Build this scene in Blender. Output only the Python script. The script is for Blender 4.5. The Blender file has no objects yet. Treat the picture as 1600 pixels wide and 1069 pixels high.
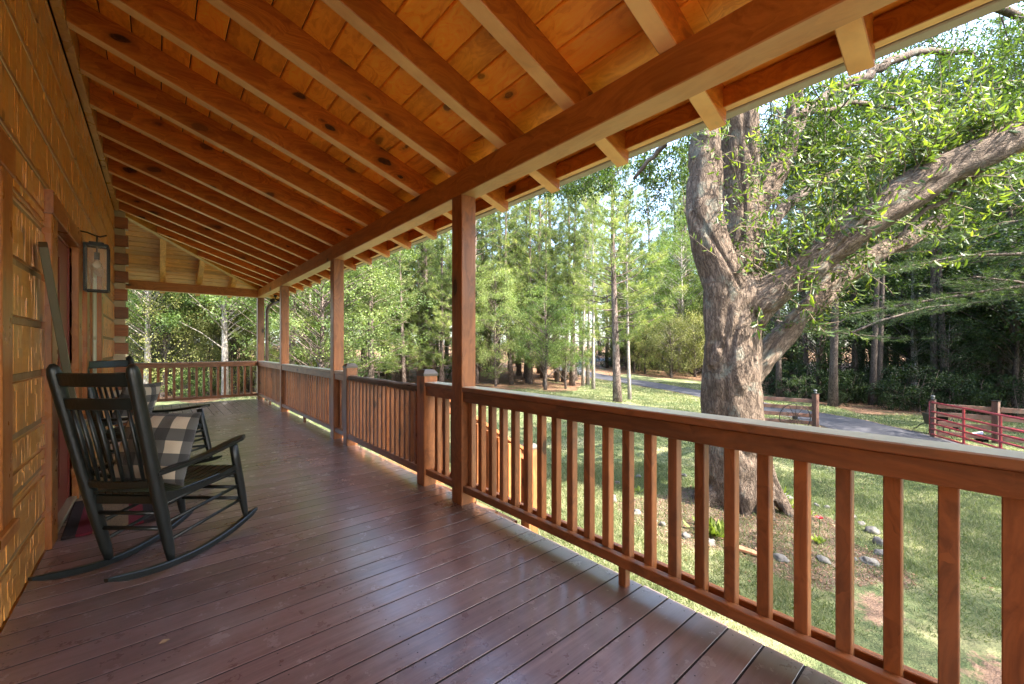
import bpy, bmesh, math, random
import numpy as np
from mathutils import Vector, Matrix

C = bpy.data.collections.new("scene"); bpy.context.scene.collection.children.link(C)
SC = bpy.context.scene
R = math.radians
rnd = random.Random(7)

# ------------------------------------------------------------------ camera, sky, sun, exposure
YAW = math.atan(553 / 648)
cam_d = bpy.data.cameras.new("camera"); cam = bpy.data.objects.new("camera", cam_d); C.objects.link(cam)
cam_d.sensor_width = 36; cam_d.lens = 36 * 648 / 1600; cam_d.shift_y = (544 - 534.5) / 1600
cam_d.clip_start = 0.02; cam_d.clip_end = 900
cam.location = (0, 0, 1.2); cam.rotation_euler = (R(90), 0, -YAW)
SC.camera = cam
SUN_EL, SUN_X, SUN_Y = 50.0, 0.26, -0.965
w = bpy.data.worlds.new("World"); SC.world = w; w.use_nodes = True
wn = w.node_tree.nodes; bg = wn["Background"]
sky = wn.new("ShaderNodeTexSky"); sky.sky_type = 'NISHITA'; sky.sun_disc = False
sky.sun_elevation = R(SUN_EL); sky.sun_rotation = math.atan2(SUN_X, SUN_Y)
sky.air_density = 1.0; sky.dust_density = 2.5; sky.ozone_density = 1.0
w.node_tree.links.new(sky.outputs[0], bg.inputs[0]); bg.inputs[1].default_value = 0.15
sd = bpy.data.lights.new("sun", 'SUN'); sd.energy = 3.3; sd.angle = R(0.5); sd.color = (1, 0.94, 0.85)
so = bpy.data.objects.new("sun", sd); C.objects.link(so)
_e = R(SUN_EL); sdir = Vector((SUN_X * math.cos(_e), SUN_Y * math.cos(_e), math.sin(_e)))
so.rotation_euler = sdir.to_track_quat('Z', 'Y').to_euler()
SC.view_settings.view_transform = 'Standard'; SC.view_settings.look = 'None'
SC.view_settings.gamma = 1.0; SC.view_settings.use_curve_mapping = False
SC.view_settings.exposure = 3.08
SC.render.engine = 'CYCLES'
SC.cycles.max_bounces = 8; SC.cycles.diffuse_bounces = 6; SC.cycles.glossy_bounces = 3
SC.cycles.transmission_bounces = 6; SC.cycles.transparent_max_bounces = 8
SC.cycles.caustics_reflective = False; SC.cycles.caustics_refractive = False
SC.cycles.sample_clamp_indirect = 8

# ------------------------------------------------------------------ helpers
def tag(o, label=None, cat=None, group=None, kind=None):
    if label: o["label"] = label
    if cat: o["category"] = cat
    if group: o["group"] = group
    if kind: o["kind"] = kind
    return o

def empty(name, loc=(0, 0, 0), rz=0.0, label=None, cat=None, group=None):
    o = bpy.data.objects.new(name, None); C.objects.link(o)
    o.location = loc; o.rotation_euler = (0, 0, rz); o.empty_display_size = 0.1
    return tag(o, label, cat, group)

class MB:
    """collects shapes into one mesh"""
    def __init__(s): s.v = []; s.f = []; s.m = []; s.r = []; s.cur = 0.5; s.mi = 0
    def add(s, vs, fs):
        b = len(s.v); s.v += [tuple(v) for v in vs]
        for f in fs: s.f.append([b + i for i in f]); s.m.append(s.mi); s.r.append(s.cur)
    def frame(s, a, b, up):
        a = Vector(a); b = Vector(b); t = (b - a).normalized(); up = Vector(up)
        x = up.cross(t).normalized(); y = t.cross(x).normalized()
        return a, b, x, y
    def beam(s, a, b, wx, wy, c=0.004, up=(0, 0, 1)):
        """chamfered bar from a to b; wx across, wy along 'up'"""
        a, b, x, y = s.frame(a, b, up); hx, hy = wx / 2, wy / 2; c = min(c, hx * .6, hy * .6)
        pr = [(-hx + c, -hy), (hx - c, -hy), (hx, -hy + c), (hx, hy - c), (hx - c, hy), (-hx + c, hy), (-hx, hy - c), (-hx, -hy + c)]
        n = 8; vs = [a + x * p[0] + y * p[1] for p in pr] + [b + x * p[0] + y * p[1] for p in pr]
        fs = [[i, (i + 1) % n, n + (i + 1) % n, n + i] for i in range(n)]
        s.add(vs, [f[::-1] for f in fs] + [list(range(n)), list(range(2 * n - 1, n - 1, -1))])
        return s
    def box(s, x0, x1, y0, y1, z0, z1, c=0.004):
        d = (x1 - x0, y1 - y0, z1 - z0); k = d.index(max(d)); m = ((x0 + x1) / 2, (y0 + y1) / 2, (z0 + z1) / 2)
        if k == 0: return s.beam((x0, m[1], m[2]), (x1, m[1], m[2]), d[1], d[2], c)
        if k == 1: return s.beam((m[0], y0, m[2]), (m[0], y1, m[2]), d[0], d[2], c)
        return s.beam((m[0], m[1], z0), (m[0], m[1], z1), d[0], d[1], c, up=(0, 1, 0))
    def tube(s, pts, rad, n=10, caps=True, sq=1.0):
        pts = [Vector(p) for p in pts]; k = len(pts)
        if not hasattr(rad, '__len__'): rad = [rad] * k
        t0 = (pts[1] - pts[0]).normalized(); ref = Vector((0, 0, 1)) if abs(t0.z) < .9 else Vector((1, 0, 0))
        x = ref.cross(t0).normalized(); vs = []
        for i, p in enumerate(pts):
            t = (pts[min(i + 1, k - 1)] - pts[max(i - 1, 0)]).normalized()
            x = (x - t * x.dot(t)).normalized(); y = t.cross(x)
            for j in range(n):
                a = 2 * math.pi * j / n; vs.append(p + (x * math.cos(a) + y * math.sin(a) * sq) * rad[i])
        fs = [[i * n + j, i * n + (j + 1) % n, (i + 1) * n + (j + 1) % n, (i + 1) * n + j] for i in range(k - 1) for j in range(n)]
        if caps: fs += [list(range(n))[::-1], list(range((k - 1) * n, k * n))]
        s.add(vs, fs); return s
    def quad(s, a, b, c, d): s.add([a, b, c, d], [[0, 1, 2, 3]]); return s
    def disc(s, c, r, n=8, nz=1):
        s.add([(c[0] + r * math.cos(2 * math.pi * i / n), c[1] + r * math.sin(2 * math.pi * i / n), c[2]) for i in range(n)], [list(range(n))]); return s
    def build(s, name, mat, parent=None, smooth=False, label=None):
        me = bpy.data.meshes.new(name); me.from_pydata(s.v, [], s.f)
        mats = mat if isinstance(mat, (list, tuple)) else [mat]
        for m_ in mats: me.materials.append(m_)
        if any(s.m): me.polygons.foreach_set("material_index", s.m)
        at = me.attributes.new("rnd", 'FLOAT', 'FACE'); at.data.foreach_set("value", s.r)
        if smooth: me.polygons.foreach_set("use_smooth", [True] * len(s.f))
        me.update()
        o = bpy.data.objects.new(name, me); C.objects.link(o)
        if parent: o.parent = parent
        if label: o["label"] = label
        return o

def kids(o): return list(o.children)
def copy_tree(o, parent=None):
    c = o.copy(); C.objects.link(c)
    if parent: c.parent = parent
    for ch in kids(o): copy_tree(ch, c)
    return c

# ------------------------------------------------------------------ materials
def M(name):
    m = bpy.data.materials.new(name); m.use_nodes = True
    nt = m.node_tree; b = nt.nodes["Principled BSDF"]; return m, nt, b
class N:
    """tiny node-graph writer"""
    def __init__(s, nt): s.nt = nt
    def n(s, t, ins=None, **kw):
        x = s.nt.nodes.new(t)
        for k, v in kw.items(): setattr(x, k, v)
        for k, v in (ins or {}).items():
            if isinstance(v, bpy.types.NodeSocket): s.nt.links.new(v, x.inputs[k])
            else: x.inputs[k].default_value = v
        return x
    def math(s, op, a, b=0.0, c=None):
        i = {0: a, 1: b}
        if c is not None: i[2] = c
        return s.n("ShaderNodeMath", i, operation=op).outputs[0]
    def vmath(s, op, a, b): return s.n("ShaderNodeVectorMath", {0: a, 1: b}, operation=op).outputs[0]
    def mix(s, f, a, b):
        x = s.nt.nodes.new("ShaderNodeMix"); x.data_type = 'RGBA'
        for k, v in ((0, f), (6, a), (7, b)):
            if isinstance(v, bpy.types.NodeSocket): s.nt.links.new(v, x.inputs[k])
            else: x.inputs[k].default_value = v if k == 0 or len(v) == 4 else (*v, 1)
        return x.outputs[2]
    def ramp(s, f, stops, interp='LINEAR'):
        x = s.nt.nodes.new("ShaderNodeValToRGB"); s.nt.links.new(f, x.inputs[0]); cr = x.color_ramp; cr.interpolation = interp
        while len(cr.elements) < len(stops): cr.elements.new(0.5)
        for e, (p, c) in zip(cr.elements, stops):
            e.position = p; e.color = (c, c, c, 1) if not hasattr(c, '__len__') else (*c, 1)
        return x.outputs[0]
    def noise(s, vec, scale, detail=3, rough=.55, dist=0.0, out=0):
        return s.n("ShaderNodeTexNoise", {"Vector": vec, "Scale": scale, "Detail": detail, "Roughness": rough, "Distortion": dist}).outputs[out]
    def bump(s, h, strength, dist, nrm=None):
        i = {"Height": h, "Strength": strength, "Distance": dist}
        if nrm: i["Normal"] = nrm
        return s.n("ShaderNodeBump", i).outputs[0]

def rcoord(g, k=40.0, world=False):
    tc = g.n("ShaderNodeTexCoord").outputs["Object"]
    if world: tc = g.n("ShaderNodeNewGeometry").outputs["Position"]
    oi = g.n("ShaderNodeObjectInfo").outputs["Random"]
    at = g.n("ShaderNodeAttribute", attribute_name="rnd").outputs["Fac"]
    s_ = g.math('ADD', g.math('MULTIPLY', oi, k), g.math('MULTIPLY', at, k * 1.7))
    off = g.n("ShaderNodeCombineXYZ", {0: s_, 1: g.math('MULTIPLY', s_, 1.3), 2: g.math('MULTIPLY', s_, .7)}).outputs[0]
    return g.vmath('ADD', tc, off), at, oi

_wc = {}
def bounce_tint(m, col, lo, amt):
    """copy of a stain whose faces pointing one way (down: lo<0, up: lo>0) are tinted to col, imitating bounced light"""
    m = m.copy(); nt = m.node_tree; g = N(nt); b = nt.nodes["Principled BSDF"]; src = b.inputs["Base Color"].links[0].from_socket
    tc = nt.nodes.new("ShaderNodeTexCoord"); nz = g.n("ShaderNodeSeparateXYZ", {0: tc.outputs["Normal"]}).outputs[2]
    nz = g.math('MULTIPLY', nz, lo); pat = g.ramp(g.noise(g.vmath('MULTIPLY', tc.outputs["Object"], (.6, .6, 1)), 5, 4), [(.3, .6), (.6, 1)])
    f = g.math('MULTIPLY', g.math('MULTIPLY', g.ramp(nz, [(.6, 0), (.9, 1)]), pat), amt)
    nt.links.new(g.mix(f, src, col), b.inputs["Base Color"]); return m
def wood(name, axis, base, dark, rough=.42, knots=.13, knot_scale=4.0, tone=.25, coat=0.0, grey=None, greyamt=0.0, bump=.25, knotcol=(.03, .012, .006), spec=.5):
    key = (name, axis)
    if key in _wc: return _wc[key]
    m, nt, b = M(name + "_" + "xyz"[axis]); g = N(nt)
    co, at, oi = rcoord(g)
    sc = [1.0, 1.0, 1.0]; sc[axis] = .07
    st = g.vmath('MULTIPLY', co, tuple(sc))
    sk = [1.0, 1.0, 1.0]; sk[axis] = .5
    kc = g.vmath('MULTIPLY', co, tuple(sk))
    warp = g.noise(co, 7.0, 3, out=1)
    kc = g.vmath('ADD', kc, g.vmath('MULTIPLY', warp, (.05, .05, .05)))
    vor = g.n("ShaderNodeTexVoronoi", {"Vector": kc, "Scale": knot_scale, "Randomness": 1.0}, feature='F1')
    kd = vor.outputs["Distance"]
    pick = g.n("ShaderNodeSeparateColor", {0: vor.outputs["Color"]}).outputs
    kd = g.math('DIVIDE', kd, g.math('ADD', g.math('MULTIPLY', pick[0], 1.0), .28))
    kn = g.ramp(kd, [(0.0, 1.0), (knots * .66, .95), (knots * .82, .35), (knots * 1.4, .08), (knots * 2.4, 0.0)])
    kn = g.math('MULTIPLY', kn, g.math('ADD', .6, g.math('MULTIPLY', pick[1], .4)))
    kn = g.math('MULTIPLY', kn, g.math('ADD', .75, g.math('MULTIPLY', g.noise(co, 40, 2), .5)))
    # grain lines bend round the knots
    ringw = g.vmath('ADD', st, g.vmath('MULTIPLY', g.n("ShaderNodeCombineXYZ", {0: kd, 1: kd, 2: kd}).outputs[0], (.12, .12, .12)))
    gr = g.noise(ringw, 34, 5, .6, .3)
    gr2 = g.noise(ringw, 9, 3, .5, .8)
    lo = g.noise(co, 1.1, 2)
    f = g.math('ADD', g.math('MULTIPLY', gr, .55), g.math('MULTIPLY', gr2, .45))
    f = g.ramp(f, [(.38, 0), (.60, 1)])
    col = g.mix(f, dark, base)
    tn = g.math('ADD', g.math('MULTIPLY', at, tone), g.math('ADD', g.math('MULTIPLY', oi, tone), g.math('MULTIPLY', lo, tone * 1.2)))
    hs = g.n("ShaderNodeHueSaturation", {"Color": col, "Value": g.math('ADD', tn, 1 - tone * 1.6)}).outputs[0]
    if grey:
        gm = g.ramp(g.noise(st, 5, 4, .6), [(.5 - greyamt * .3, 0), (.75 - greyamt * .3, 1)])
        hs = g.mix(g.math('MULTIPLY', gm, greyamt), hs, grey)
    col = g.mix(kn, hs, knotcol)
    nt.links.new(col, b.inputs["Base Color"])
    rg = g.math('ADD', g.math('MULTIPLY', g.noise(co, 6, 3), .25), rough - .12)
    nt.links.new(rg, b.inputs["Roughness"])
    b.inputs["Specular IOR Level"].default_value = spec
    if coat: b.inputs["Coat Weight"].default_value = coat; b.inputs["Coat Roughness"].default_value = .2
    h = g.math('SUBTRACT', gr, g.math('MULTIPLY', kn, .4))
    nt.links.new(g.bump(h, bump, .004), b.inputs["Normal"])
    _wc[key] = m; return m

AMB = dict(base=(.60, .205, .026), dark=(.36, .095, .011), rough=.42, tone=.34, knots=.22, knot_scale=6.2)
RED = dict(base=(.33, .118, .036), dark=(.17, .058, .018), rough=.45, tone=.42, knots=.13, grey=(.26, .22, .16), greyamt=.22)
_fc = {}
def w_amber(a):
    if ('a', a) not in _fc: _fc['a', a] = bounce_tint(wood("amber_pine", a, **AMB), (.95, .68, .32), -1, .9)  # pale rafter undersides: light from the ground painted into the stain
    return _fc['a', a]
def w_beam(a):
    if ('b', a) not in _fc: _fc['b', a] = bounce_tint(w_beam0(a), (.72, .52, .29), -1, .55)  # same painted ground light on the beam undersides
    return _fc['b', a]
def w_beam0(a): return wood("beam_pine", a, base=(.52, .20, .042), dark=(.33, .11, .020), rough=.42, tone=.2, knots=.22, knot_scale=4.2)
def w_ceil(a): return wood("ceiling_pine", a, base=(.90, .40, .045), dark=(.66, .235, .020), rough=.4, tone=.5, knots=.22, knot_scale=6.5)
def w_red(a): return wood("cedar_stain", a, **RED)
def w_dark(a): return wood("dark_fence_wood", a, base=(.11, .042, .024), dark=(.055, .024, .015), rough=.7, tone=.3, grey=(.12, .11, .09), greyamt=.3)
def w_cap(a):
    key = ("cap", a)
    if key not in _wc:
        m = w_red(a).copy(); m.name = "sky_tinted_railcap"; nt = m.node_tree; g = N(nt); b = nt.nodes["Principled BSDF"]
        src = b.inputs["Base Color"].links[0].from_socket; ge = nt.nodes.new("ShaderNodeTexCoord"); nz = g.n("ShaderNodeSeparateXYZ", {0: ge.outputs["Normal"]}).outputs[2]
        f = g.math('MULTIPLY', g.ramp(nz, [(.6, 0), (.9, 1)]), .85); c = g.mix(g.noise(ge.outputs["Object"], 5, 4), (.42, .44, .34), (.60, .62, .50))  # pale upward faces: sky reflection painted into the cap's colour
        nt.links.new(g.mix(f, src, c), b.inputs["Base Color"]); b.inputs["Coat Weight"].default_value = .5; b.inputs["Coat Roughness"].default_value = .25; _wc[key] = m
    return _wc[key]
def w_old(a): return wood("weathered_stain", a, base=(.17, .10, .05), dark=(.06, .035, .02), rough=.7, tone=.2, grey=(.2, .19, .15), greyamt=.5, bump=.8)
def w_trim(a): return wood("casing_wood", a, base=(.42, .15, .03), dark=(.27, .085, .018), rough=.3, tone=.2, knots=.07)
def w_yel(a): return wood("end_ceiling_pine", a, base=(.90, .44, .085), dark=(.60, .25, .04), rough=.45, tone=.4, grey=(.22, .12, .04), greyamt=.25)

def simple(name, col, rough=.5, metal=0.0, var=0.0, scale=6, spec=.5, bump=0.0, bscale=40):
    m, nt, b = M(name); g = N(nt); co, at, oi = rcoord(g)
    b.inputs["Roughness"].default_value = rough; b.inputs["Metallic"].default_value = metal
    b.inputs["Specular IOR Level"].default_value = spec
    n_ = g.noise(co, scale, 4)
    v = g.math('ADD', g.math('MULTIPLY', n_, var * 2), 1 - var)
    hs = g.n("ShaderNodeHueSaturation", {"Color": (*col, 1), "Value": v}).outputs[0]
    nt.links.new(hs, b.inputs["Base Color"])
    if bump: nt.links.new(g.bump(g.noise(co, bscale, 4), bump, .01), b.inputs["Normal"])
    return m

def deck_mat(axis):
    m, nt, b = M("deck_stain_" + "xyz"[axis]); g = N(nt); co, at, oi = rcoord(g)
    pos = g.n("ShaderNodeTexCoord").outputs["Object"]
    sc = [1.0, 1.0, 1.0]; sc[axis] = .06
    st = g.vmath('MULTIPLY', co, tuple(sc))
    gr = g.noise(st, 30, 5, .65, .4); big = g.noise(pos, 1.3, 4, .6); wr = g.noise(co, 9, 5, .7)
    fine = g.noise(g.vmath('MULTIPLY', co, (1, .12, 1) if axis == 1 else (.12, 1, 1)), 160, 2)
    col = g.mix(g.ramp(gr, [(.3, 0), (.7, 1)]), (.145, .082, .077), (.255, .168, .160))
    wear = g.ramp(g.math('MULTIPLY', big, g.math('ADD', wr, .5)), [(.46, 0), (.68, 1)])
    col = g.mix(g.math('MULTIPLY', wear, .5), col, (.33, .26, .25))
    # worn brown outer ends of the boards near the railing
    sx = g.n("ShaderNodeSeparateXYZ", {0: pos}).outputs
    edge = g.ramp(g.math('ADD', g.math('MULTIPLY', sx[0], .5), g.math('MULTIPLY', wr, .25)), [(.80, 0), (1.0, 1)])
    col = g.mix(g.math('MULTIPLY', edge, .6), col, (.15, .10, .065))
    v = g.math('ADD', g.math('MULTIPLY', at, .45), .78)
    col = g.n("ShaderNodeHueSaturation", {"Color": col, "Value": v}).outputs[0]
    vor = g.n("ShaderNodeTexVoronoi", {"Vector": g.vmath('MULTIPLY', co, (.6, 1, 1)), "Scale": 3.2}, feature='F1').outputs["Distance"]
    kn = g.ramp(vor, [(.0, 1), (.05, .6), (.10, 0)])
    col = g.mix(g.math('MULTIPLY', kn, .6), col, (.045, .025, .022))
    nt.links.new(col, b.inputs["Base Color"])
    r = g.math('ADD', g.math('MULTIPLY', wr, .30), g.math('MULTIPLY', big, .22))
    r = g.math('ADD', r, .06)
    nt.links.new(r, b.inputs["Roughness"]); b.inputs["Specular IOR Level"].default_value = .6; b.inputs["Coat Weight"].default_value = .85; nt.links.new(g.math('ADD', g.math('MULTIPLY', wr, .36), .05), b.inputs["Coat Roughness"])
    h = g.math('ADD', g.math('MULTIPLY', gr, .5), g.math('MULTIPLY', fine, .5))
    nr = g.bump(g.noise(co, 5, 3), .25, .02)
    nt.links.new(g.bump(h, .35, .0035, nr), b.inputs["Normal"])
    return m

def log_mat():
    """hewn log faces under a glossy lacquer: upright facets cut to slightly different depths"""
    m, nt, b = M("hewn_log"); g = N(nt); co, at, oi = rcoord(g)
    wp = g.vmath('ADD', co, g.vmath('MULTIPLY', g.noise(co, 4, 2, out=1), (.05, .05, .05)))
    c1 = g.vmath('MULTIPLY', wp, (1, 11, 5.2))
    v1 = g.n("ShaderNodeTexVoronoi", {"Vector": c1, "Scale": 1.0, "Randomness": .85}, feature='F1', distance='CHEBYCHEV')
    c2 = g.vmath('MULTIPLY', wp, (1, 22, 9))
    v2 = g.n("ShaderNodeTexVoronoi", {"Vector": c2, "Scale": 1.0, "Randomness": .9}, feature='F1', distance='CHEBYCHEV')
    s1 = g.n("ShaderNodeSeparateColor", {0: v1.outputs["Color"]}).outputs
    s2 = g.n("ShaderNodeSeparateColor", {0: v2.outputs["Color"]}).outputs
    ht = g.math('ADD', g.math('MULTIPLY', s1[0], 1.0), g.math('MULTIPLY', s2[0], .45))
    ht = g.math('SUBTRACT', ht, g.math('MULTIPLY', v1.outputs["Distance"], .5))
    ht = g.math('ADD', g.noise(g.vmath('MULTIPLY', co, (1, 1.6, .35)), 30, 4, .6), g.math('MULTIPLY', g.noise(co, 9, 3), .8))
    gr = g.noise(g.vmath('MULTIPLY', co, (1, .06, 1)), 32, 5, .6)
    col = g.mix(g.ramp(gr, [(.3, 0), (.7, 1)]), (.60, .225, .034), (.82, .38, .07))
    col = g.mix(g.math('MULTIPLY', s1[1], .35), col, (.40, .22, .06))
    pale = g.ramp(g.noise(co, 2.2, 3), [(.5, 0), (.72, 1)])
    col = g.mix(g.math('MULTIPLY', pale, .35), col, (.60, .46, .24))
    kn = g.ramp(g.n("ShaderNodeTexVoronoi", {"Vector": g.vmath('MULTIPLY', co, (1, .6, 1)), "Scale": 2.6}, feature='F1').outputs["Distance"], [(.0, 1), (.09, .8), (.15, 0)])
    col = g.mix(g.math('MULTIPLY', kn, .8), col, (.06, .035, .02))
    nt.links.new(col, b.inputs["Base Color"])
    b.inputs["Roughness"].default_value = .3; b.inputs["Specular IOR Level"].default_value = .6; b.inputs["Coat Weight"].default_value = .3; b.inputs["Coat Roughness"].default_value = .22
    nt.links.new(g.bump(ht, .4, .006), b.inputs["Normal"])
    return m

def check_mat():
    m, nt, b = M("buffalo_check"); g = N(nt)
    tc = g.n("ShaderNodeTexCoord").outputs["Object"]; s = g.n("ShaderNodeSeparateXYZ", {0: tc}).outputs
    def stripe(x): return g.math('GREATER_THAN', g.math('FRACT', g.math('ADD', g.math('MULTIPLY', x, 1 / .135), 50.25)), .5)
    a = g.math('MULTIPLY', g.math('ADD', stripe(s[0]), stripe(s[2])), .5)
    col = g.ramp(a, [(0, (.66, .55, .40)), (.35, (.105, .10, .088)), (.75, (.022, .022, .021))], 'CONSTANT')
    wv = g.n("ShaderNodeTexWave", {"Vector": tc, "Scale": 260.0, "Distortion": .5}).outputs[1]
    col = g.mix(g.math('MULTIPLY', wv, .3), col, (.12, .11, .095))
    nt.links.new(col, b.inputs["Base Color"]); b.inputs["Roughness"].default_value = .9
    b.inputs["Sheen Weight"].default_value = .2
    nt.links.new(g.bump(g.math('ADD', wv, g.math('MULTIPLY', g.noise(tc, 12, 3), 6)), .35, .004), b.inputs["Normal"])
    return m

def mat_rug():
    m, nt, b = M("coir_mat"); g = N(nt); tc = g.n("ShaderNodeTexCoord").outputs["Object"]
    s = g.n("ShaderNodeSeparateXYZ", {0: tc}).outputs
    x = g.math('ADD', s[0], g.math('MULTIPLY', g.noise(tc, 60, 2), .012))
    f = g.math('ADD', g.math('MULTIPLY', x, 1 / .46), .5)
    D = (.035, .02, .018); RD = (.22, .015, .03); T = (.34, .23, .12)
    col = g.ramp(f, [(0, D), (.15, RD), (.32, T), (.68, RD), (.85, D)], 'CONSTANT')
    lines = g.ramp(g.noise(g.vmath('MULTIPLY', tc, (5, 1, 1)), 14, 4, .7, 1.5), [(.55, 0), (.58, 1), (.61, 0)])
    inner = g.ramp(f, [(0, 0.0), (.36, 1.0), (.64, 0.0)], 'CONSTANT')
    col = g.mix(g.math('MULTIPLY', lines, inner), col, (.03, .02, .02))
    nt.links.new(col, b.inputs["Base Color"]); b.inputs["Roughness"].default_value = .95
    nt.links.new(g.bump(g.noise(tc, 300, 3, .8), 1.0, .01), b.inputs["Normal"])
    return m

def glass_mat(name, tint, rough=.03, alpha=.25):
    m, nt, b = M(name); b.inputs["Base Color"].default_value = (*tint, 1); b.inputs["Roughness"].default_value = rough
    b.inputs["Alpha"].default_value = alpha; b.inputs["Specular IOR Level"].default_value = .8
    return m

MAT = {}
MAT['deckx'] = deck_mat(0); MAT['decky'] = deck_mat(1)
MAT['log'] = log_mat()
MAT['chink'] = simple("log_joint", (.30, .18, .08), .45, var=.35, scale=7, bump=.5, bscale=20)
MAT['black'] = simple("black_metal", (.012, .012, .011), .4, .6)
MAT['chair'] = simple("dark_green_paint", (.013, .016, .014), .36, var=.25, bump=.15, bscale=60)
MAT['check'] = check_mat(); MAT['rug'] = mat_rug()
MAT['door'] = simple("door_red", (.20, .035, .020), .4, var=.15)
MAT['gutter'] = simple("grey_aluminium", (.40, .38, .33), .45, var=.06)
MAT['brownmetal'] = simple("brown_aluminium", (.10, .065, .045), .4)
MAT['shingle'] = simple("roof_shingle", (.10, .09, .08), .9, var=.2)
MAT['glass'] = glass_mat("clear_glass", (.9, .95, .9), .03, .12)
MAT['pane'] = simple("window_glass", (.26, .30, .24), .08, spec=.8)
MAT['winframe'] = simple("window_frame_white", (.62, .64, .52), .4)
MAT['brass'] = simple("brass", (.5, .35, .12), .3, .9)
MAT['nail'] = simple("nail_head", (.03, .02, .02), .5, .3)
MAT['sign'] = simple("sign_grey_paint", (.10, .092, .055), .6, var=.2)
MAT['signpale'] = simple("sign_pale_paint", (.34, .33, .20), .6, var=.1)

# ------------------------------------------------------------------ the porch (x: away from house, y: along it, z: up; deck top at z = 0)
WX = -.51; PX0, PX1 = 1.755, 1.888; YC = 8.94; YE = 11.15; YB = -3.4
SL = .345
def roof_z(x): return 2.742 - SL * (x - 1.76)

# deck
seam = MB(); fl = MB(); y = YB
while y < 8.84:
    fl.cur = rnd.random(); fl.box(WX + .006, 1.868 + rnd.uniform(-.004, .004), y, y + .1302, -.035, 0 + rnd.uniform(-.0006, .0006), .0012); seam.box(WX + .006, 1.862, y + .1304, y + .1383, -.03, -.0012, .0002); y += .1385
fl.cur = .4; fl.box(WX + .006, 1.868, y + .002, y + .132, -.035, .0005, .006); ydk = y + .1385
fl2 = MB(); x = 1.868
while x > -6:
    fl2.cur = rnd.random(); fl2.box(x - .1302, x, ydk, 11.3, -.035, rnd.uniform(-.0006, .0006), .0012); seam.box(x - .1383, x - .1304, ydk, 11.29, -.03, -.0012, .0002); x -= .1385
porch_floor = tag(fl.build("porch_floor", MAT['deckx']), kind='structure')
tag(fl2.build("porch_floor_end", MAT['decky']), kind='structure')
tag(seam.build("deck_gap_shade", simple("gap_shade", (.014, .009, .008), .95)), kind='structure')  # dark strips in the open board gaps, standing in for their shade
ns = MB(); yy = YB
while yy < 8.9:
    for xx in (-.45, -.05, .36, .77, 1.18, 1.50, 1.83):
        for q in (.03, .105): ns.disc((xx + rnd.uniform(-.012, .012), yy + q + rnd.uniform(-.006, .006), .0022), .0033, 6)
    yy += .1385
tag(ns.build("deck_nails", MAT['nail']), kind='structure')
jb = MB()
jb.box(1.80, 1.845, YB, 11.3, -.28, -.037); jb.box(-6, 1.80, 11.24, 11.285, -.28, -.037)
for k in range(14): jb.box(-.4, 1.79, YB + .2 + k * 1.15, YB + .24 + k * 1.15, -.26, -.037)
tag(jb.build("porch_floor_framing", w_old(1)), kind='structure')

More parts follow.
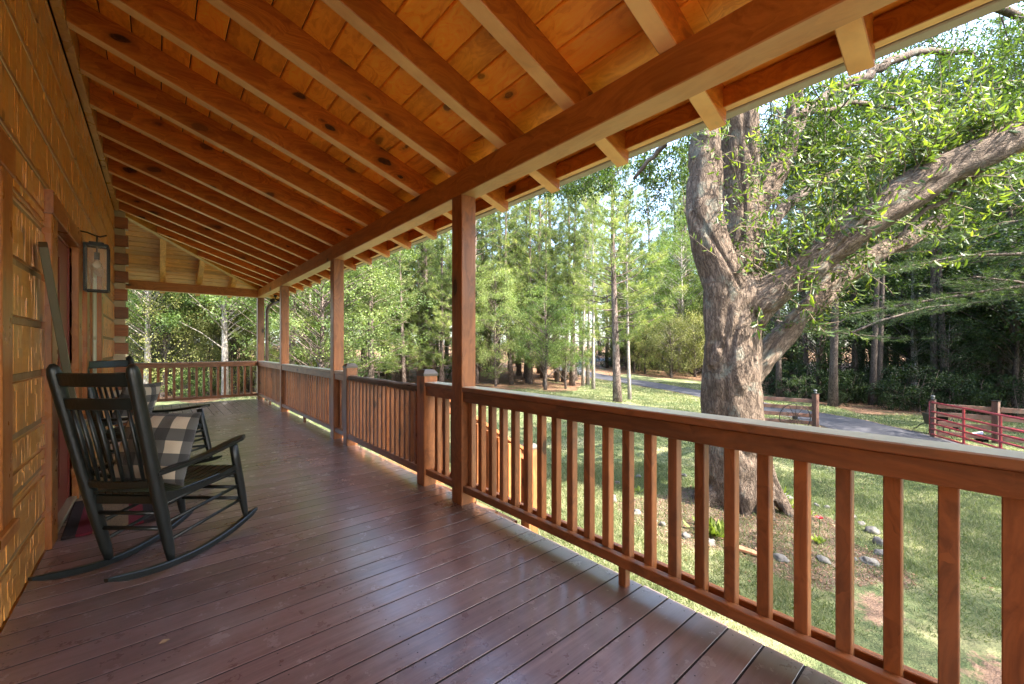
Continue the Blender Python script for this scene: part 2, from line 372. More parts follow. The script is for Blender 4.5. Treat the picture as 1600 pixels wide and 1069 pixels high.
# ---- house
house = empty("log_house", (0, 0, 0), label="log house of hewn amber timbers with the porch along its wall", cat="house")
wall = MB()
SEG = [(YB, 8.94)]
WIN1 = (1.62, 2.62, .46, 1.94); DOOR = (3.84, 4.75, 0.0, 2.0); WIN2 = (5.43, 6.50, .62, 2.0)
def cuts(z0, z1):
    """y intervals of wall left between the openings for a course z0..z1"""
    iv = [(YB, 8.80)]
    for (a, b_, c, d) in (WIN1, DOOR, WIN2):
        if z1 > c + .01 and z0 < d - .01:
            nv = []
            for (s_, e_) in iv:
                if s_ < a: nv.append((s_, min(e_, a)))
                if e_ > b_: nv.append((max(s_, b_), e_))
            iv = [t for t in nv if t[1] - t[0] > .01]
    return iv
zc = [.222 + .278 * k for k in range(-1, 12)]
joint = MB()
for k, z0 in enumerate([-.06] + zc):
    z1 = ([-.06] + zc)[k + 1] if k < len(zc) else 3.6
    if k == len(zc): break
    lo, hi = z0 + .011, z1 - .011
    # split at the heads and sills so no log crosses an opening
    levels = sorted({lo, hi} | {q for o_ in (WIN1, DOOR, WIN2) for q in (o_[2], o_[3]) if lo + .02 < q < hi - .02})
    for a, b_ in zip(levels[:-1], levels[1:]):
        for (s_, e_) in cuts(a, b_):
            wall.cur = (k * .137 + s_ * .31) % 1.0
            n_ = max(1, int((e_ - s_) / .22)); dx = [rnd.uniform(-.004, .005) for _ in range(n_ + 1)]
            for i in range(1):
                wall.box(WX - .16, WX - .008, s_, e_, a, b_, .016)
                yq = s_ + .004
                while yq < e_ - .01 and yq > -.6 or (yq <= -.6 and yq < e_):
                    if yq <= -.6: yq = min(e_, -.59); continue
                    wq = min(rnd.uniform(.035, .085), e_ - .004 - yq)
                    if wq < .008: break
                    cutz = sorted([a + .012, b_ - .012] + [rnd.uniform(a + .03, b_ - .03) for _ in range(rnd.choice((0, 1, 1, 2))) if b_ - a > .08])
                    for za_, zb_ in zip(cutz[:-1], cutz[1:]):
                        if zb_ - za_ < .006: continue
                        o1, o2, o3 = rnd.uniform(-.0014, .0014), rnd.gauss(0, .0008), rnd.gauss(0, .0011)
                        xs = [WX + o1 - o2 - o3, WX + o1 + o2 - o3, WX + o1 + o2 + o3, WX + o1 - o2 + o3]; xs = [max(WX - .007, q_) for q_ in xs]
                        y0_, y1_ = yq, yq + wq; z0_, z1_ = za_, zb_; e2_ = .0; wall.cur = (k * .137 + s_ * .31) % 1.0 + rnd.uniform(0, .35)
                        bk = [(WX - .0078, y0_, z0_), (WX - .0078, y1_, z0_), (WX - .0078, y1_, z1_), (WX - .0078, y0_, z1_)]
                        fr = [(xs[0], y0_ + e2_, z0_ + e2_), (xs[1], y1_ - e2_, z0_ + e2_), (xs[2], y1_ - e2_, z1_ - e2_), (xs[3], y0_ + e2_, z1_ - e2_)]
                        wall.add(bk + fr, [[4, 5, 6, 7], [0, 1, 5, 4], [1, 2, 6, 5], [2, 3, 7, 6], [3, 0, 4, 7]])
                    yq += wq
    for (s_, e_) in cuts(z1 - .011, z1 + .011):
        joint.cur = rnd.random(); joint.box(WX - .15, WX - .013, s_, e_, z1 - .02, z1 + .02, .004)
wall.cur = .6; wall.box(WX - .16, WX - .004, YB, 8.80, 3.285, 3.318, .003)
wall.build("wall", MAT['log'], house)
joint.build("log_joints", MAT['chink'], house)
# inside darkness + rest of the building
body = MB()
body.box(-8, -7.85, YB, 8.9, -.9, 3.6); body.box(-7.85, WX - .3, 8.78, 8.93, -.9, 3.6); body.box(-7.85, WX - .3, YB, YB + .15, -.9, 3.6)
body.box(-7.84, WX - .17, YB + .16, 8.77, -.30, -.12); body.box(-7.84, WX - .17, YB + .16, 8.77, 3.55, 3.62)
body.box(WX - .6, WX - .45, YB + .16, 8.77, -.1, 3.5)
body.build("inner_wall", simple("dim_inner_wall", (.05, .04, .03), .8), house)
fdn = MB(); fdn.box(-8, WX - .02, YB, 8.93, -1.3, -.07); fdn.build("foundation", simple("foundation_block", (.22, .2, .18), .9, var=.2), house)
# log ends crossing at the corner
for k in range(12):
    z0 = .222 + .278 * k - .278
    if k % 1 == 0:
        e = MB(); e.cur = rnd.random(); e.box(WX - .9, -.36 + rnd.uniform(-.006, .006), 8.80, 8.96, z0 + .05, z0 + .278 - .055, .006)
        e.build("log_end", w_red(0), house)
e = MB()
for k in range(12):
    z0 = .222 + .278 * k; e.cur = rnd.random()
    e.box(WX - .9, -.39, 8.83, 8.93, z0 - .052, z0 + .046, .004)
e.build("chinking", simple("corner_joint", (.46, .40, .27), .4, var=.3), house)
# wall plate under the rafters
pl = MB(); pl.box(WX + .002, -.453, YB, 3.2, 3.32, 3.50); pl.box(WX + .002, -.4545, 3.2035, 8.9, 3.322, 3.50)
pl.build("wall_plate", wood("plate_pine", 1, base=(.60, .32, .07), dark=(.42, .19, .04), rough=.3, tone=.2), house)
# openings
def casing(y0, y1, z0, z1, name, wj=.2, wh=.14, px=.030, sill=True, header_over=.01, near=True):
    f = MB(); fx = WX + px
    root = None
    for (a, b_) in ((y0 - wj, y0), (y1, y1 + wj)):
        f = MB(); f.cur = rnd.random(); f.box(WX - .16, fx, a, b_, z0, z1); f.build("casing", w_trim(2), name)
    f = MB(); f.cur = rnd.random(); f.box(WX - .16, fx + .006, y0 - wj - header_over, y1 + wj + header_over, z1 + .001, z1 + wh); 
    f.build("header", w_trim(1), name)
    if sill:
        f = MB(); f.cur = rnd.random(); f.box(WX - .16, fx + .02, y0 - wj, y1 + wj, z0 - .051, z0 - .001); f.build("sill", w_trim(1), name)
door = MB(); door.box(WX - .075, WX - .030, 3.86, 4.73, .03, 1.982, .003)
dd = door.build("door", MAT['door'], house)
pd = MB()
for (a, b_, c, d) in ((3.96, 4.25, .2, .85), (4.34, 4.63, .2, .85), (3.96, 4.25, 1.0, 1.85), (4.34, 4.63, 1.0, 1.85)): pd.box(WX - .029, WX - .024, a, b_, c, d, .003)
pd.build("panel", MAT['door'], dd)
hd = MB(); hd.tube([(WX - .030, 3.91, .98), (WX + .015, 3.91, .98)], .012); hd.tube([(WX + .015, 3.91, .98), (WX + .04, 3.91, .98)], [.028, .024]); hd.build("handle", MAT['brass'], dd, smooth=True)
jm = MB(); jm.box(WX - .16, WX - .02, DOOR[0], DOOR[0] + .018, 0, 1.985); jm.box(WX - .16, WX - .02, DOOR[1] - .018, DOOR[1], 0, 1.985); jm.box(WX - .16, WX - .02, DOOR[0] + .02, DOOR[1] - .02, 1.982, 1.998)
jm.build("door_jamb", MAT['door'], house)
th = MB(); th.box(WX - .16, WX + .02, DOOR[0], DOOR[1], .002, .028); th.build("threshold", simple("pale_threshold", (.36, .27, .16), .4, var=.2), house)
casing(*DOOR[:2], 0.002, 2.0, house, wj=.18, sill=False)
def window(W, nm):
    y0, y1, z0, z1 = W; ym = (y0 + y1) / 2
    casing(y0, y1, z0, z1, house, wj=.16)
    root = MB(); root.box(WX - .060, WX - .008, y0, y0 + .05, z0, z1); root.box(WX - .060, WX - .008, y1 - .05, y1, z0, z1)
    root.box(WX - .060, WX - .008, y0 + .052, y1 - .052, z0, z0 + .05); root.box(WX - .060, WX - .008, y0 + .052, y1 - .052, z1 - .05, z1)
    root.box(WX - .056, WX - .012, y0 + .052, y1 - .052, (z0 + z1) / 2 - .02, (z0 + z1) / 2 + .02)
    wn_ = root.build("window", MAT['winframe'], house)
    mu = MB(); mu.box(WX - .07, WX + .006, ym - .05, ym + .05, z0 + .001, z1 - .001); mu.build("mullion", w_trim(2), wn_)
    p = MB(); p.box(WX - .038, WX - .032, y0 + .05, y1 - .05, z0 + .05, z1 - .05, .001); p.build("pane", MAT['pane'], wn_)
window(WIN1, "a"); window(WIN2, "b")
# main roof above the porch
mr = MB()
for (a, b_) in (((-.55, 3.62), (-4.4, 5.9)), ((-8.5, 3.4), (-4.4, 5.9))):
    mr.quad((a[0], YB, a[1]), (b_[0], YB, b_[1]), (b_[0], 9.3, b_[1]), (a[0], 9.3, a[1]))
    mr.quad((a[0], YB, a[1] + .1), (b_[0], YB, b_[1] + .1), (b_[0], 9.3, b_[1] + .1), (a[0], 9.3, a[1] + .1))
mr.add([(-8, 8.9, 3.6), (-.6, 8.9, 3.6), (-4.4, 8.9, 5.85)], [[0, 1, 2]]); mr.add([(-8, YB, 3.6), (-.6, YB, 3.6), (-4.4, YB, 5.85)], [[0, 1, 2]])
mr.build("main_roof", MAT['shingle'], house)

# ---- porch roof
proof = empty("porch_roof", (0, 0, 0), label="open timber porch roof of amber rafters and boards over the deck", cat="porch roof")
def slope_board(mb, xa, xb, ya, yb, tb=.0, th=.02, end=False):
    pass
cb = MB(); x = 2.385; P = .1605
lines = [1.625 + P * k for k in range(-14, 6)]
lines = [l for l in lines if l < 2.36]
edges = [-.51] + [l for l in lines if l > -.49] + [2.385]
for a, b_ in zip(edges[:-1], edges[1:]):
    # lengths butt at random places along y
    ys = [YB]
    while ys[-1] < 11: ys.append(ys[-1] + rnd.choice((2.4, 3.0, 3.65)) + rnd.uniform(-.3, .3))
    # clip to hip line y = YC + (x + .453) at far end
    for s_, e_ in zip(ys[:-1], ys[1:]):
        if s_ > YC + (b_ + .453): continue
        cb.cur = rnd.random(); g_ = .0034
        def yend(xx): return min(e_, YC + (xx + .453))
        xa, xb = a + g_, b_ - g_
        y0 = s_ + .001
        vs = []
        for (xx, dz) in ((xa, .006), (xa + .006, 0), (xb - .006, 0), (xb, .006), (xb, .022), (xa, .022)):
            vs.append((xx, y0, roof_z(xx) + dz))
        for (xx, dz) in ((xa, .006), (xa + .006, 0), (xb - .006, 0), (xb, .006), (xb, .022), (xa, .022)):
            vs.append((xx, yend(xx) - .001, roof_z(xx) + dz))
        cb.add(vs, [[i, (i + 1) % 6, 6 + (i + 1) % 6, 6 + i] for i in range(6)] + [[5, 4, 3, 2, 1, 0], [6, 7, 8, 9, 10, 11]])
cb.build("roof_boards", w_ceil(1), proof)
# boards of the end bay (slope falls toward +y)
ce = MB(); y0s = [YC - .0 + P * k for k in range(0, 18) if YC + P * k < 11.78]
for a in y0s:
    b_ = a + P; xe0 = a - YC - .453
    ce.cur = rnd.random(); g_ = .003
    x1 = -6.0
    vs = []
    for xx_is_end in (0, 1):
        for (yy, dz) in ((a + g_, .006), (a + g_ + .006, 0), (b_ - g_ - .006, 0), (b_ - g_, .006), (b_ - g_, .022), (a + g_, .022)):
            xx = (yy - YC - .453) if xx_is_end else x1
            vs.append((xx, yy, roof_z(yy - YC - .453) + dz))
    ce.add(vs, [[i, (i + 1) % 6, 6 + (i + 1) % 6, 6 + i] for i in range(6)] + [[5, 4, 3, 2, 1, 0], [6, 7, 8, 9, 10, 11]])
ce.build("roof_boards", w_yel(0), proof, label="paler yellow boards of the end bay ceiling")
# weather skin on top: shingles
sh = MB()
def Zs(v): return roof_z(v) + .03
xr = 2.40; yr = YC + .453 + xr
for t in (0, .05):
    sh.quad((-.7, YB, Zs(-.7) + t), (xr, YB, Zs(xr) + t), (xr, yr, Zs(xr) + t), (-.7, YC - .247, Zs(-.7) + t))
    sh.quad((-.7, YC - .247, Zs(-.7) + t), (xr, yr, Zs(xr) + t), (-6, yr, Zs(xr) + t), (-6, YC - .247, Zs(-.7) + t))
sh.quad((xr, YB, Zs(xr)), (xr, yr, Zs(xr)), (xr, yr, Zs(xr) + .05), (xr, YB, Zs(xr) + .05))
sh.quad((xr, yr, Zs(xr)), (-6, yr, Zs(xr)), (-6, yr, Zs(xr) + .05), (xr, yr, Zs(xr) + .05))
sh.build("roof_shingles", MAT['shingle'], proof)
def prism_rafter(pts, half, axis, name, mat):
    """pts: side outline in (run, z); extruded +-half in the other axis about 'at'"""
    pass
def rafter(yc_, xa, xb, lower=True):
    hw = .044; mb = MB(); mb.cur = rnd.random()
    prof = []
    za, zb = roof_z(xa), roof_z(xb); D = .185
    cc = .004
    for yy, ins in ((yc_ - hw, 0), (yc_ - hw + cc, 1), (yc_ + hw - cc, 1), (yc_ + hw, 0)):
        d_ = D if ins else D - cc
        prof.append((yy, d_))
    vs = []
    for xx, zz in ((xa, za), (xb, zb)):
        vs += [(xx, yc_ - hw, zz - .001)] + [(xx, yy, zz - d_) for yy, d_ in prof] + [(xx, yc_ + hw, zz - .001)]
    n = 6
    mb.add(vs, [[i, (i + 1) % n, n + (i + 1) % n, n + i] for i in range(n)] + [list(range(n))[::-1], list(range(n, 2 * n))])
    return mb
k = -7
while True:
    yc_ = .378 + .5965 * k; k += 1
    if yc_ < YB + .1: continue
    if yc_ > 11.2: break
    xa = -.4525 if yc_ < YC - .05 else (yc_ - YC - .453) + .05
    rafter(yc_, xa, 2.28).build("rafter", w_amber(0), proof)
# end bay rafters run in y
for k in range(-9, 4):
    xc = .07 + .6 * k; ya = YC + .02 if xc < -.45 else YC + (xc + .453) + .05
    mb = rafter(0, -.453 + (ya - YC), 2.28)
    mb.v = [(xc - v[1], v[0] + .453 + YC, v[2]) for v in mb.v]
    mb.build("rafter", w_yel(1) if 1 else None, proof)
# hip rafter
hp = MB(); hp.cur = .3
a = Vector((-.47, YC - .017, roof_z(-.47) - .105)); b_ = Vector((2.26, YC + 2.713, roof_z(2.26) - .105))
hp.beam(a, b_, .09, .20, .004); hp.build("hip_rafter", wood("hip_pine", 0, base=(.60, .32, .06), dark=(.42, .20, .035), rough=.42, tone=.2), proof)
# beams, jointed over the posts
yj = [YB, -.31, 2.72, 5.75, 8.79, 11.29]
for a, b_ in zip(yj[:-1], yj[1:]):
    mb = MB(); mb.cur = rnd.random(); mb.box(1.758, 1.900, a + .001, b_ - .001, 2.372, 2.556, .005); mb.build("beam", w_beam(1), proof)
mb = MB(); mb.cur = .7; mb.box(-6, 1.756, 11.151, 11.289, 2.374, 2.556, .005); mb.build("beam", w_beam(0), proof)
# blocking, fascia, gutter
yy = [.378 + .5965 * k for k in range(-7, 20)]
bl = MB()
for a, b_ in zip(yy[:-1], yy[1:]):
    if a < YB or b_ > 11.9: continue
    bl.cur = rnd.random(); bl.box(2.243, 2.279, a + .0445, b_ - .0445, 2.455, 2.556, .003)
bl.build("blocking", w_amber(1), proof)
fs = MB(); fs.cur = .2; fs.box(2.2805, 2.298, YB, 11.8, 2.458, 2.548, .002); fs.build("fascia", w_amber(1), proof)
gt = MB(); gt.box(2.325, 2.395, YB, 11.86, 2.462, 2.572, .006); gt.box(-6, 2.32, 11.79, 11.86, 2.462, 2.572, .006)
gt.build("gutter", MAT['gutter'], proof)
ds = MB(); ds.tube([(2.33, 11.70, 2.46), (2.31, 11.66, 2.40), (2.25, 11.56, 2.34), (2.12, 11.4, 2.28), (2.02, 11.36, 2.20), (1.98, 11.345, 2.08), (1.98, 11.345, 1.2), (1.98, 11.345, -.7)], .036, 12)
ds.build("downspout", MAT['brownmetal'], proof, smooth=True)

# ---- posts
plab = ["square wooden porch post nearest the camera, in the middle of the view",
        "second square porch post, just beyond the near end of the gate",
        "third square porch post, between two full railing sections",
        "corner porch post at the far end where the two railings meet",
        "porch post beside the camera, outside the picture"]
for (yy, lb, xx) in ((2.647, plab[0], PX0), (5.67, plab[1], PX0), (8.72, plab[2], PX0), (11.155, plab[3], PX0 + .003), (-.385, plab[4], PX0)):
    mb = MB(); mb.cur = rnd.random(); mb.box(-.0665, .0665, -.07, .07, 0, 2.371, .006)
    o = mb.build("porch_post", w_red(2)); o.location = (xx + .0665, yy + .07, .001)
    tag(o, lb, "post", "porch posts")
o = None
mb = MB(); mb.box(-.0665, .0665, -.07, .07, 0, 2.371, .006); o = mb.build("porch_post", w_red(2)); o.location = (-2.6, 11.22, .001)
tag(o, "porch post on the end bay behind the house corner", "post", "porch posts")

# ---- railings
bal_mesh = {}
def railing(axis, a, b_, off, label, start=None, pitch=.1258, supports=(), name="porch_railing", side=1):
    """axis 1: runs in y at x=off ; axis 0: runs in x at y=off"""
    root = empty(name, (off, a, 0) if axis == 1 else (a, off, 0), 0 if axis == 1 else -math.pi / 2, label, "railing", "porch railing sections")
    L = b_ - a
    def T(mb, x0, x1, y0, y1, z0, z1, c=.004): mb.box(x0, x1, y0, y1, z0, z1, c)
    mb = MB(); mb.cur = rnd.random(); mb.box(0, .131, .0005, L - .0005, .867, .904, .005); mb.build("cap_rail", w_cap(1), root)
    for (x0, x1) in ((.010, .050), (.097, .134 - .006)):
        mb = MB(); mb.cur = rnd.random(); mb.box(x0, x1, .001, L - .001, .79, .866, .003); mb.build("top_rail", w_red(1), root)
        mb = MB(); mb.cur = rnd.random(); mb.box(x0, x1, .001, L - .001, .098, .150, .003); mb.build("bottom_rail", w_red(1), root)
    y_ = start if start is not None else .07
    while y_ < L - .03:
        mb = MB(); mb.cur = rnd.random(); mb.box(.0508, .0962, y_ - .0225, y_ + .0225, .099, .8665, .003); mb.build("baluster", w_red(2), root); y_ += pitch
    for s_ in supports:
        mb = MB(); mb.box(.02, .06, s_ - .022, s_ + .022, .001, .097, .003); mb.build("support_block", w_red(2), root)
    return root
y_first = .600 - .1258 * 7
railing(1, -.245, 2.645, 1.757, "near porch railing section with flat cap, running out of the picture at right", start=(y_first + .245) % .1258, supports=(1.475,))
railing(1, 2.789, 3.222, 1.757, "very short railing section between the near porch post and the gate newel", start=.08)
railing(1, 5.295, 5.668, 1.757, "very short railing section between the far gate newel and the second porch post", start=.07)
railing(1, 5.812, 8.718, 1.757, "full railing section between the second and third porch posts", start=.08, supports=(1.45,))
railing(1, 8.862, 11.153, 1.757, "far railing section running up to the corner post", start=.08, supports=(1.1,))
# end railing: local y runs along +x after -90deg turn, so it starts at x=-6
r_ = railing(0, -6, 1.752, 11.165, "end railing across the far side of the porch behind the rocking chairs", start=.09, supports=(5.9,))
r_.rotation_euler = (0, 0, -math.pi / 2); r_.location = (-6, 11.285, 0)

# ---- newels, gate, stairs
def newel(x, y, z0, ztop, label, name="newel_post"):
    root = empty(name, (x, y, z0), 0, label, "newel post", "newel posts of the porch stairs")
    mb = MB(); mb.cur = rnd.random(); h = ztop - z0; mb.box(-.0665, .0665, -.068, .068, .001, h - .055, .006); mb.build("shaft", w_red(2), root)
    c = MB(); a = .072; b2 = .045
    vs = [(-a, -a, h - .054), (a, -a, h - .054), (a, a, h - .054), (-a, a, h - .054), (-a, -a, h - .034), (a, -a, h - .034), (a, a, h - .034), (-a, a, h - .034), (-b2, -b2, h), (b2, -b2, h), (b2, b2, h), (-b2, b2, h)]
    c.add(vs, [[3, 2, 1, 0], [0, 1, 5, 4], [1, 2, 6, 5], [2, 3, 7, 6], [3, 0, 4, 7], [4, 5, 9, 8], [5, 6, 10, 9], [6, 7, 11, 10], [7, 4, 8, 11], [8, 9, 10, 11]])
    c.build("cap", simple("newel_cap_stain", (.09, .075, .06), .4), root)
newel(1.8175, 3.292, 0, 1.01, "capped newel post at the near end of the gate")
newel(1.8175, 5.228, 0, 1.01, "capped newel post at the far end of the gate")
GZ = -.86
newel(3.055, 3.29, GZ, .17, "sunlit newel post at the foot of the near stair rail on the lawn")
newel(3.055, 5.23, GZ, .17, "newel post at the foot of the far stair rail on the lawn")
gate = empty("porch_gate", (1.757, 3.362, 0), 0, "wooden gate of close balusters under a rough weathered top log", "gate")
L = 5.156 - 3.362
mb = MB(); mb.cur = .9
npt = 12; pts = [(.035 + rnd.uniform(-.003, .003), .005 + (L - .01) * i / (npt - 1), .835 + rnd.uniform(-.004, .004)) for i in range(npt)]
mb.tube(pts, [.036 + rnd.uniform(-.003, .004) for _ in pts], 10); mb.build("top_rail", w_old(1), gate)
mb = MB(); mb.box(.0, .05, .004, L - .004, .09, .155); mb.build("bottom_rail", w_red(1), gate)
y_ = .055
while y_ < L - .03:
    mb = MB(); mb.cur = rnd.random(); mb.box(.006, .044, y_ - .019, y_ + .019, .156, .815, .003); mb.build("baluster", w_red(2), gate); y_ += .105
st = empty("porch_stairs", (1.87, 3.36, 0), 0, "wooden stairs going down from the gate to the lawn", "stairs")
for i in range(4):
    mb = MB(); mb.cur = rnd.random(); mb.box(.02 + i * .275, .30 + i * .275, .06, 1.80, -.172 * (i + 1) - .035, -.172 * (i + 1)); mb.build("tread", w_red(1), st)
for yy in (.02, 1.80):
    mb = MB(); mb.beam((0, yy, -.20), (1.20, yy, -.95 + .02), .04, .24); mb.build("stringer", w_red(0), st)
def stair_rail(y, label):
    root = empty("stair_rail", (1.889, y, 0), 0, label, "stair rail", "stair rails beside the porch stairs")
    def zt(x): return .795 - .64 * x
    mb = MB(); mb.beam((.0, 0, zt(0) - .045), (1.095, 0, zt(1.095) - .045), .04, .085); mb.build("top_rail", w_red(0), root)
    mb = MB(); mb.beam((.0, 0, zt(0) - .70), (1.095, 0, zt(1.095) - .70), .04, .08); mb.build("bottom_rail", w_red(0), root)
    mb = MB(); mb.beam((.0, 0, zt(0) + .015), (1.095, 0, zt(1.095) + .015), .10, .032); mb.build("hand_rail", w_red(0), root)
    x = .07
    while x < 1.07:
        mb = MB(); mb.cur = rnd.random(); mb.box(x - .02, x + .02, -.062, -.0215, zt(x) - .72, zt(x) - .03, .003); mb.build("baluster", w_red(2), root); x += .13
stair_rail(3.30, "near stair rail sloping down to the lawn with sunlit balusters")
stair_rail(5.23, "far stair rail sloping down to the lawn, seen through the gate")

# ---- rocking chairs
def rocker(loc, ang, label, ts=1.0):
    t = empty("rocking_chair", loc, ang, label, "rocking chair", "rocking chairs on the porch"); m = MAT['chair']
    ps = lambda z: -.256 * (z - .05) / 1.07
    for sg in (1, -1):
        zs = [.052, .12, .3, .45, .6, .85, 1.02, 1.075, 1.105, 1.122]
        rs = [.020, .027, .0325, .0345, .0335, .0325, .0315, .031, .025, .010]
        pts = [(ps(z), sg * (.215 + .028 * z), z) for z in zs]
        MB().tube(pts, rs, 14).build("back_post", m, t, smooth=True)
        zf = [.062, .11, .2, .35, .47, .575]; rf = [.013, .021, .0275, .029, .0285, .026]
        MB().tube([(.545 - .225 * (z - .06), sg * (.268 - .01 * z), z) for z in zf], rf, 14).build("front_leg", m, t, smooth=True)
        # flat shaped armrest
        n = 14; vs = []; pr = []
        for i in range(n):
            u = i / (n - 1); s_ = -.125 + u * .645; z = .553 + .07 * u - .02 * math.sin(math.pi * u) - (.012 * max(0, u - .8) / .2)
            wd = (.026 + .020 * u) * (1.0 if u < .88 else math.sqrt(max(.03, 1 - ((u - .88) / .125) ** 2)))
            cy = sg * (.243 + .028 * u)
            for (dy, dz) in ((-wd, -.009), (-wd * .8, -.013), (wd * .8, -.013), (wd, -.009), (wd, .007), (wd * .7, .012), (-wd * .7, .012), (-wd, .007)):
                vs.append((s_, cy + dy, z + dz))
        fs = [[i * 8 + j, i * 8 + (j + 1) % 8, (i + 1) * 8 + (j + 1) % 8, (i + 1) * 8 + j] for i in range(n - 1) for j in range(8)]
        b_ = MB(); b_.add(vs, fs + [list(range(8))[::-1], list(range(8 * n - 8, 8 * n))]); b_.build("armrest", m, t, smooth=False)
        # rocker runner
        n = 22; vs = []
        for i in range(n):
            u = i / (n - 1); s_ = -.36 + u * 1.0; zc_ = .36 * (s_ - .22) ** 2 + .0185
            tp = min(1, (u + .012) / .09, (1 - u + .012) / .05); hw, hh = .021 * (.55 + .45 * tp), .018 * (.35 + .65 * tp)
            cy = sg * (.224 + .045 * (s_ / .545 if s_ > 0 else 0))
            for (dy, dz) in ((-hw, -hh * .7), (-hw * .7, -hh), (hw * .7, -hh), (hw, -hh * .7), (hw, hh * .7), (hw * .7, hh), (-hw * .7, hh), (-hw, hh * .7)):
                vs.append((s_, cy + dy, max(.0005, zc_ + dz)))
        fs = [[i * 8 + j, i * 8 + (j + 1) % 8, (i + 1) * 8 + (j + 1) % 8, (i + 1) * 8 + j] for i in range(n - 1) for j in range(8)]
        b_ = MB(); b_.add(vs, fs + [list(range(8))[::-1], list(range(8 * n - 8, 8 * n))]); b_.build("runner", m, t)
        # side stretchers
        for (za, zb) in ((.372, .405), (.268, .30), (.165, .20)):
            fa = (ps(za), sg * (.218 + .02 * za), za); fb = (.545 - .225 * (zb - .06), sg * .266, zb)
            MB().tube([fa, fb], .0105, 8).build("stretcher", m, t, smooth=True)
    # front and rear stretchers
    for z in (.24, .33): MB().tube([(ps(z), -.22, z), (ps(z), .22, z)], .0115, 8).build("stretcher", m, t, smooth=True)
    for z in (.20, .28, .36): MB().tube([(.545 - .225 * (z - .06), -.265, z), (.545 - .225 * (z - .06), .265, z)], .0115, 8).build("stretcher", m, t, smooth=True)
    # seat: curved slats front to back
    seat = MB()
    for j in range(11):
        c = -.235 + j * .047; prof = [(-.10, .452), (-.02, .432), (.10, .418), (.22, .417), (.33, .428), (.42, .442), (.455, .438), (.475, .418), (.478, .395)]
        wd = .0195
        for (p, q) in zip(prof[:-1], prof[1:]):
            fa = 1.0 + .10 * (p[0] / .45); fb = 1.0 + .10 * (q[0] / .45)
            seat.add([(p[0], c * fa - wd, p[1]), (q[0], c * fb - wd, q[1]), (q[0], c * fb + wd, q[1]), (p[0], c * fa + wd, p[1]),
                      (p[0], c * fa - wd, p[1] - .014), (q[0], c * fb - wd, q[1] - .014), (q[0], c * fb + wd, q[1] - .014), (p[0], c * fa + wd, p[1] - .014)],
                     [[3, 2, 1, 0], [4, 5, 6, 7], [0, 1, 5, 4], [2, 3, 7, 6], [1, 2, 6, 5], [3, 0, 4, 7]])
    seat.build("seat", m, t)
    sf = MB()
    for sg in (1, -1): sf.beam((ps(.41), sg * .225, .405), (.46, sg * .262, .405), .022, .045)
    sf.beam((.452, -.26, .400), (.452, .26, .400), .022, .045); sf.beam((ps(.41) + .01, -.22, .405), (ps(.41) + .01, .22, .405), .022, .045)
    sf.build("seat_frame", m, t)
    # curved back rails
    for (z, h, nm) in ((1.045, .034, "back_rail"), (.925, .030, "back_rail"), (.50, .022, "back_rail")):
        n = 13; vs = []
        for i in range(n):
            v = -1 + 2 * i / (n - 1); y = v * (.205 + .028 * z); s_ = ps(z) - .032 * (1 - v * v); th_ = .011
            for (ds, dz) in ((-th_, -h + .006), (-th_ * .4, -h), (th_ * .4, -h), (th_, -h + .006), (th_, h - .006), (th_ * .4, h), (-th_ * .4, h), (-th_, h - .006)):
                vs.append((s_ + ds - .24 * dz, y, z + dz))
        fs = [[i * 8 + j, i * 8 + (j + 1) % 8, (i + 1) * 8 + (j + 1) % 8, (i + 1) * 8 + j] for i in range(n - 1) for j in range(8)]
        b_ = MB(); b_.add(vs, [f[::-1] for f in fs] + [list(range(8)), list(range(8 * n - 8, 8 * n))[::-1]]); b_.build(nm, m, t)
    for j in range(7):
        v = -.78 + 1.56 * j / 6; za, zb = .515, .90
        pa = (ps(za) - .032 * (1 - v * v), v * .215, za); pb = (ps(zb) - .032 * (1 - v * v), v * .228, zb)
        mid = ((pa[0] + pb[0]) / 2 + .004, (pa[1] + pb[1]) / 2, (za + zb) / 2)
        MB().tube([pa, mid, pb], [.0085, .0125, .0085], 10).build("spindle", m, t, smooth=True)
    t.scale = (1, ts, 1)
    return t
rocker((-.073, 3.027, .001), R(48), ts=.80, label="near black rocking chair beside the front door, seen from behind")
A2 = R(-38); f2 = Vector((math.cos(A2), math.sin(A2)))
rocker((.217 - .50 * f2.x, 5.07 - .50 * f2.y, .001), A2, "farther black rocking chair facing the camera side beyond the door")

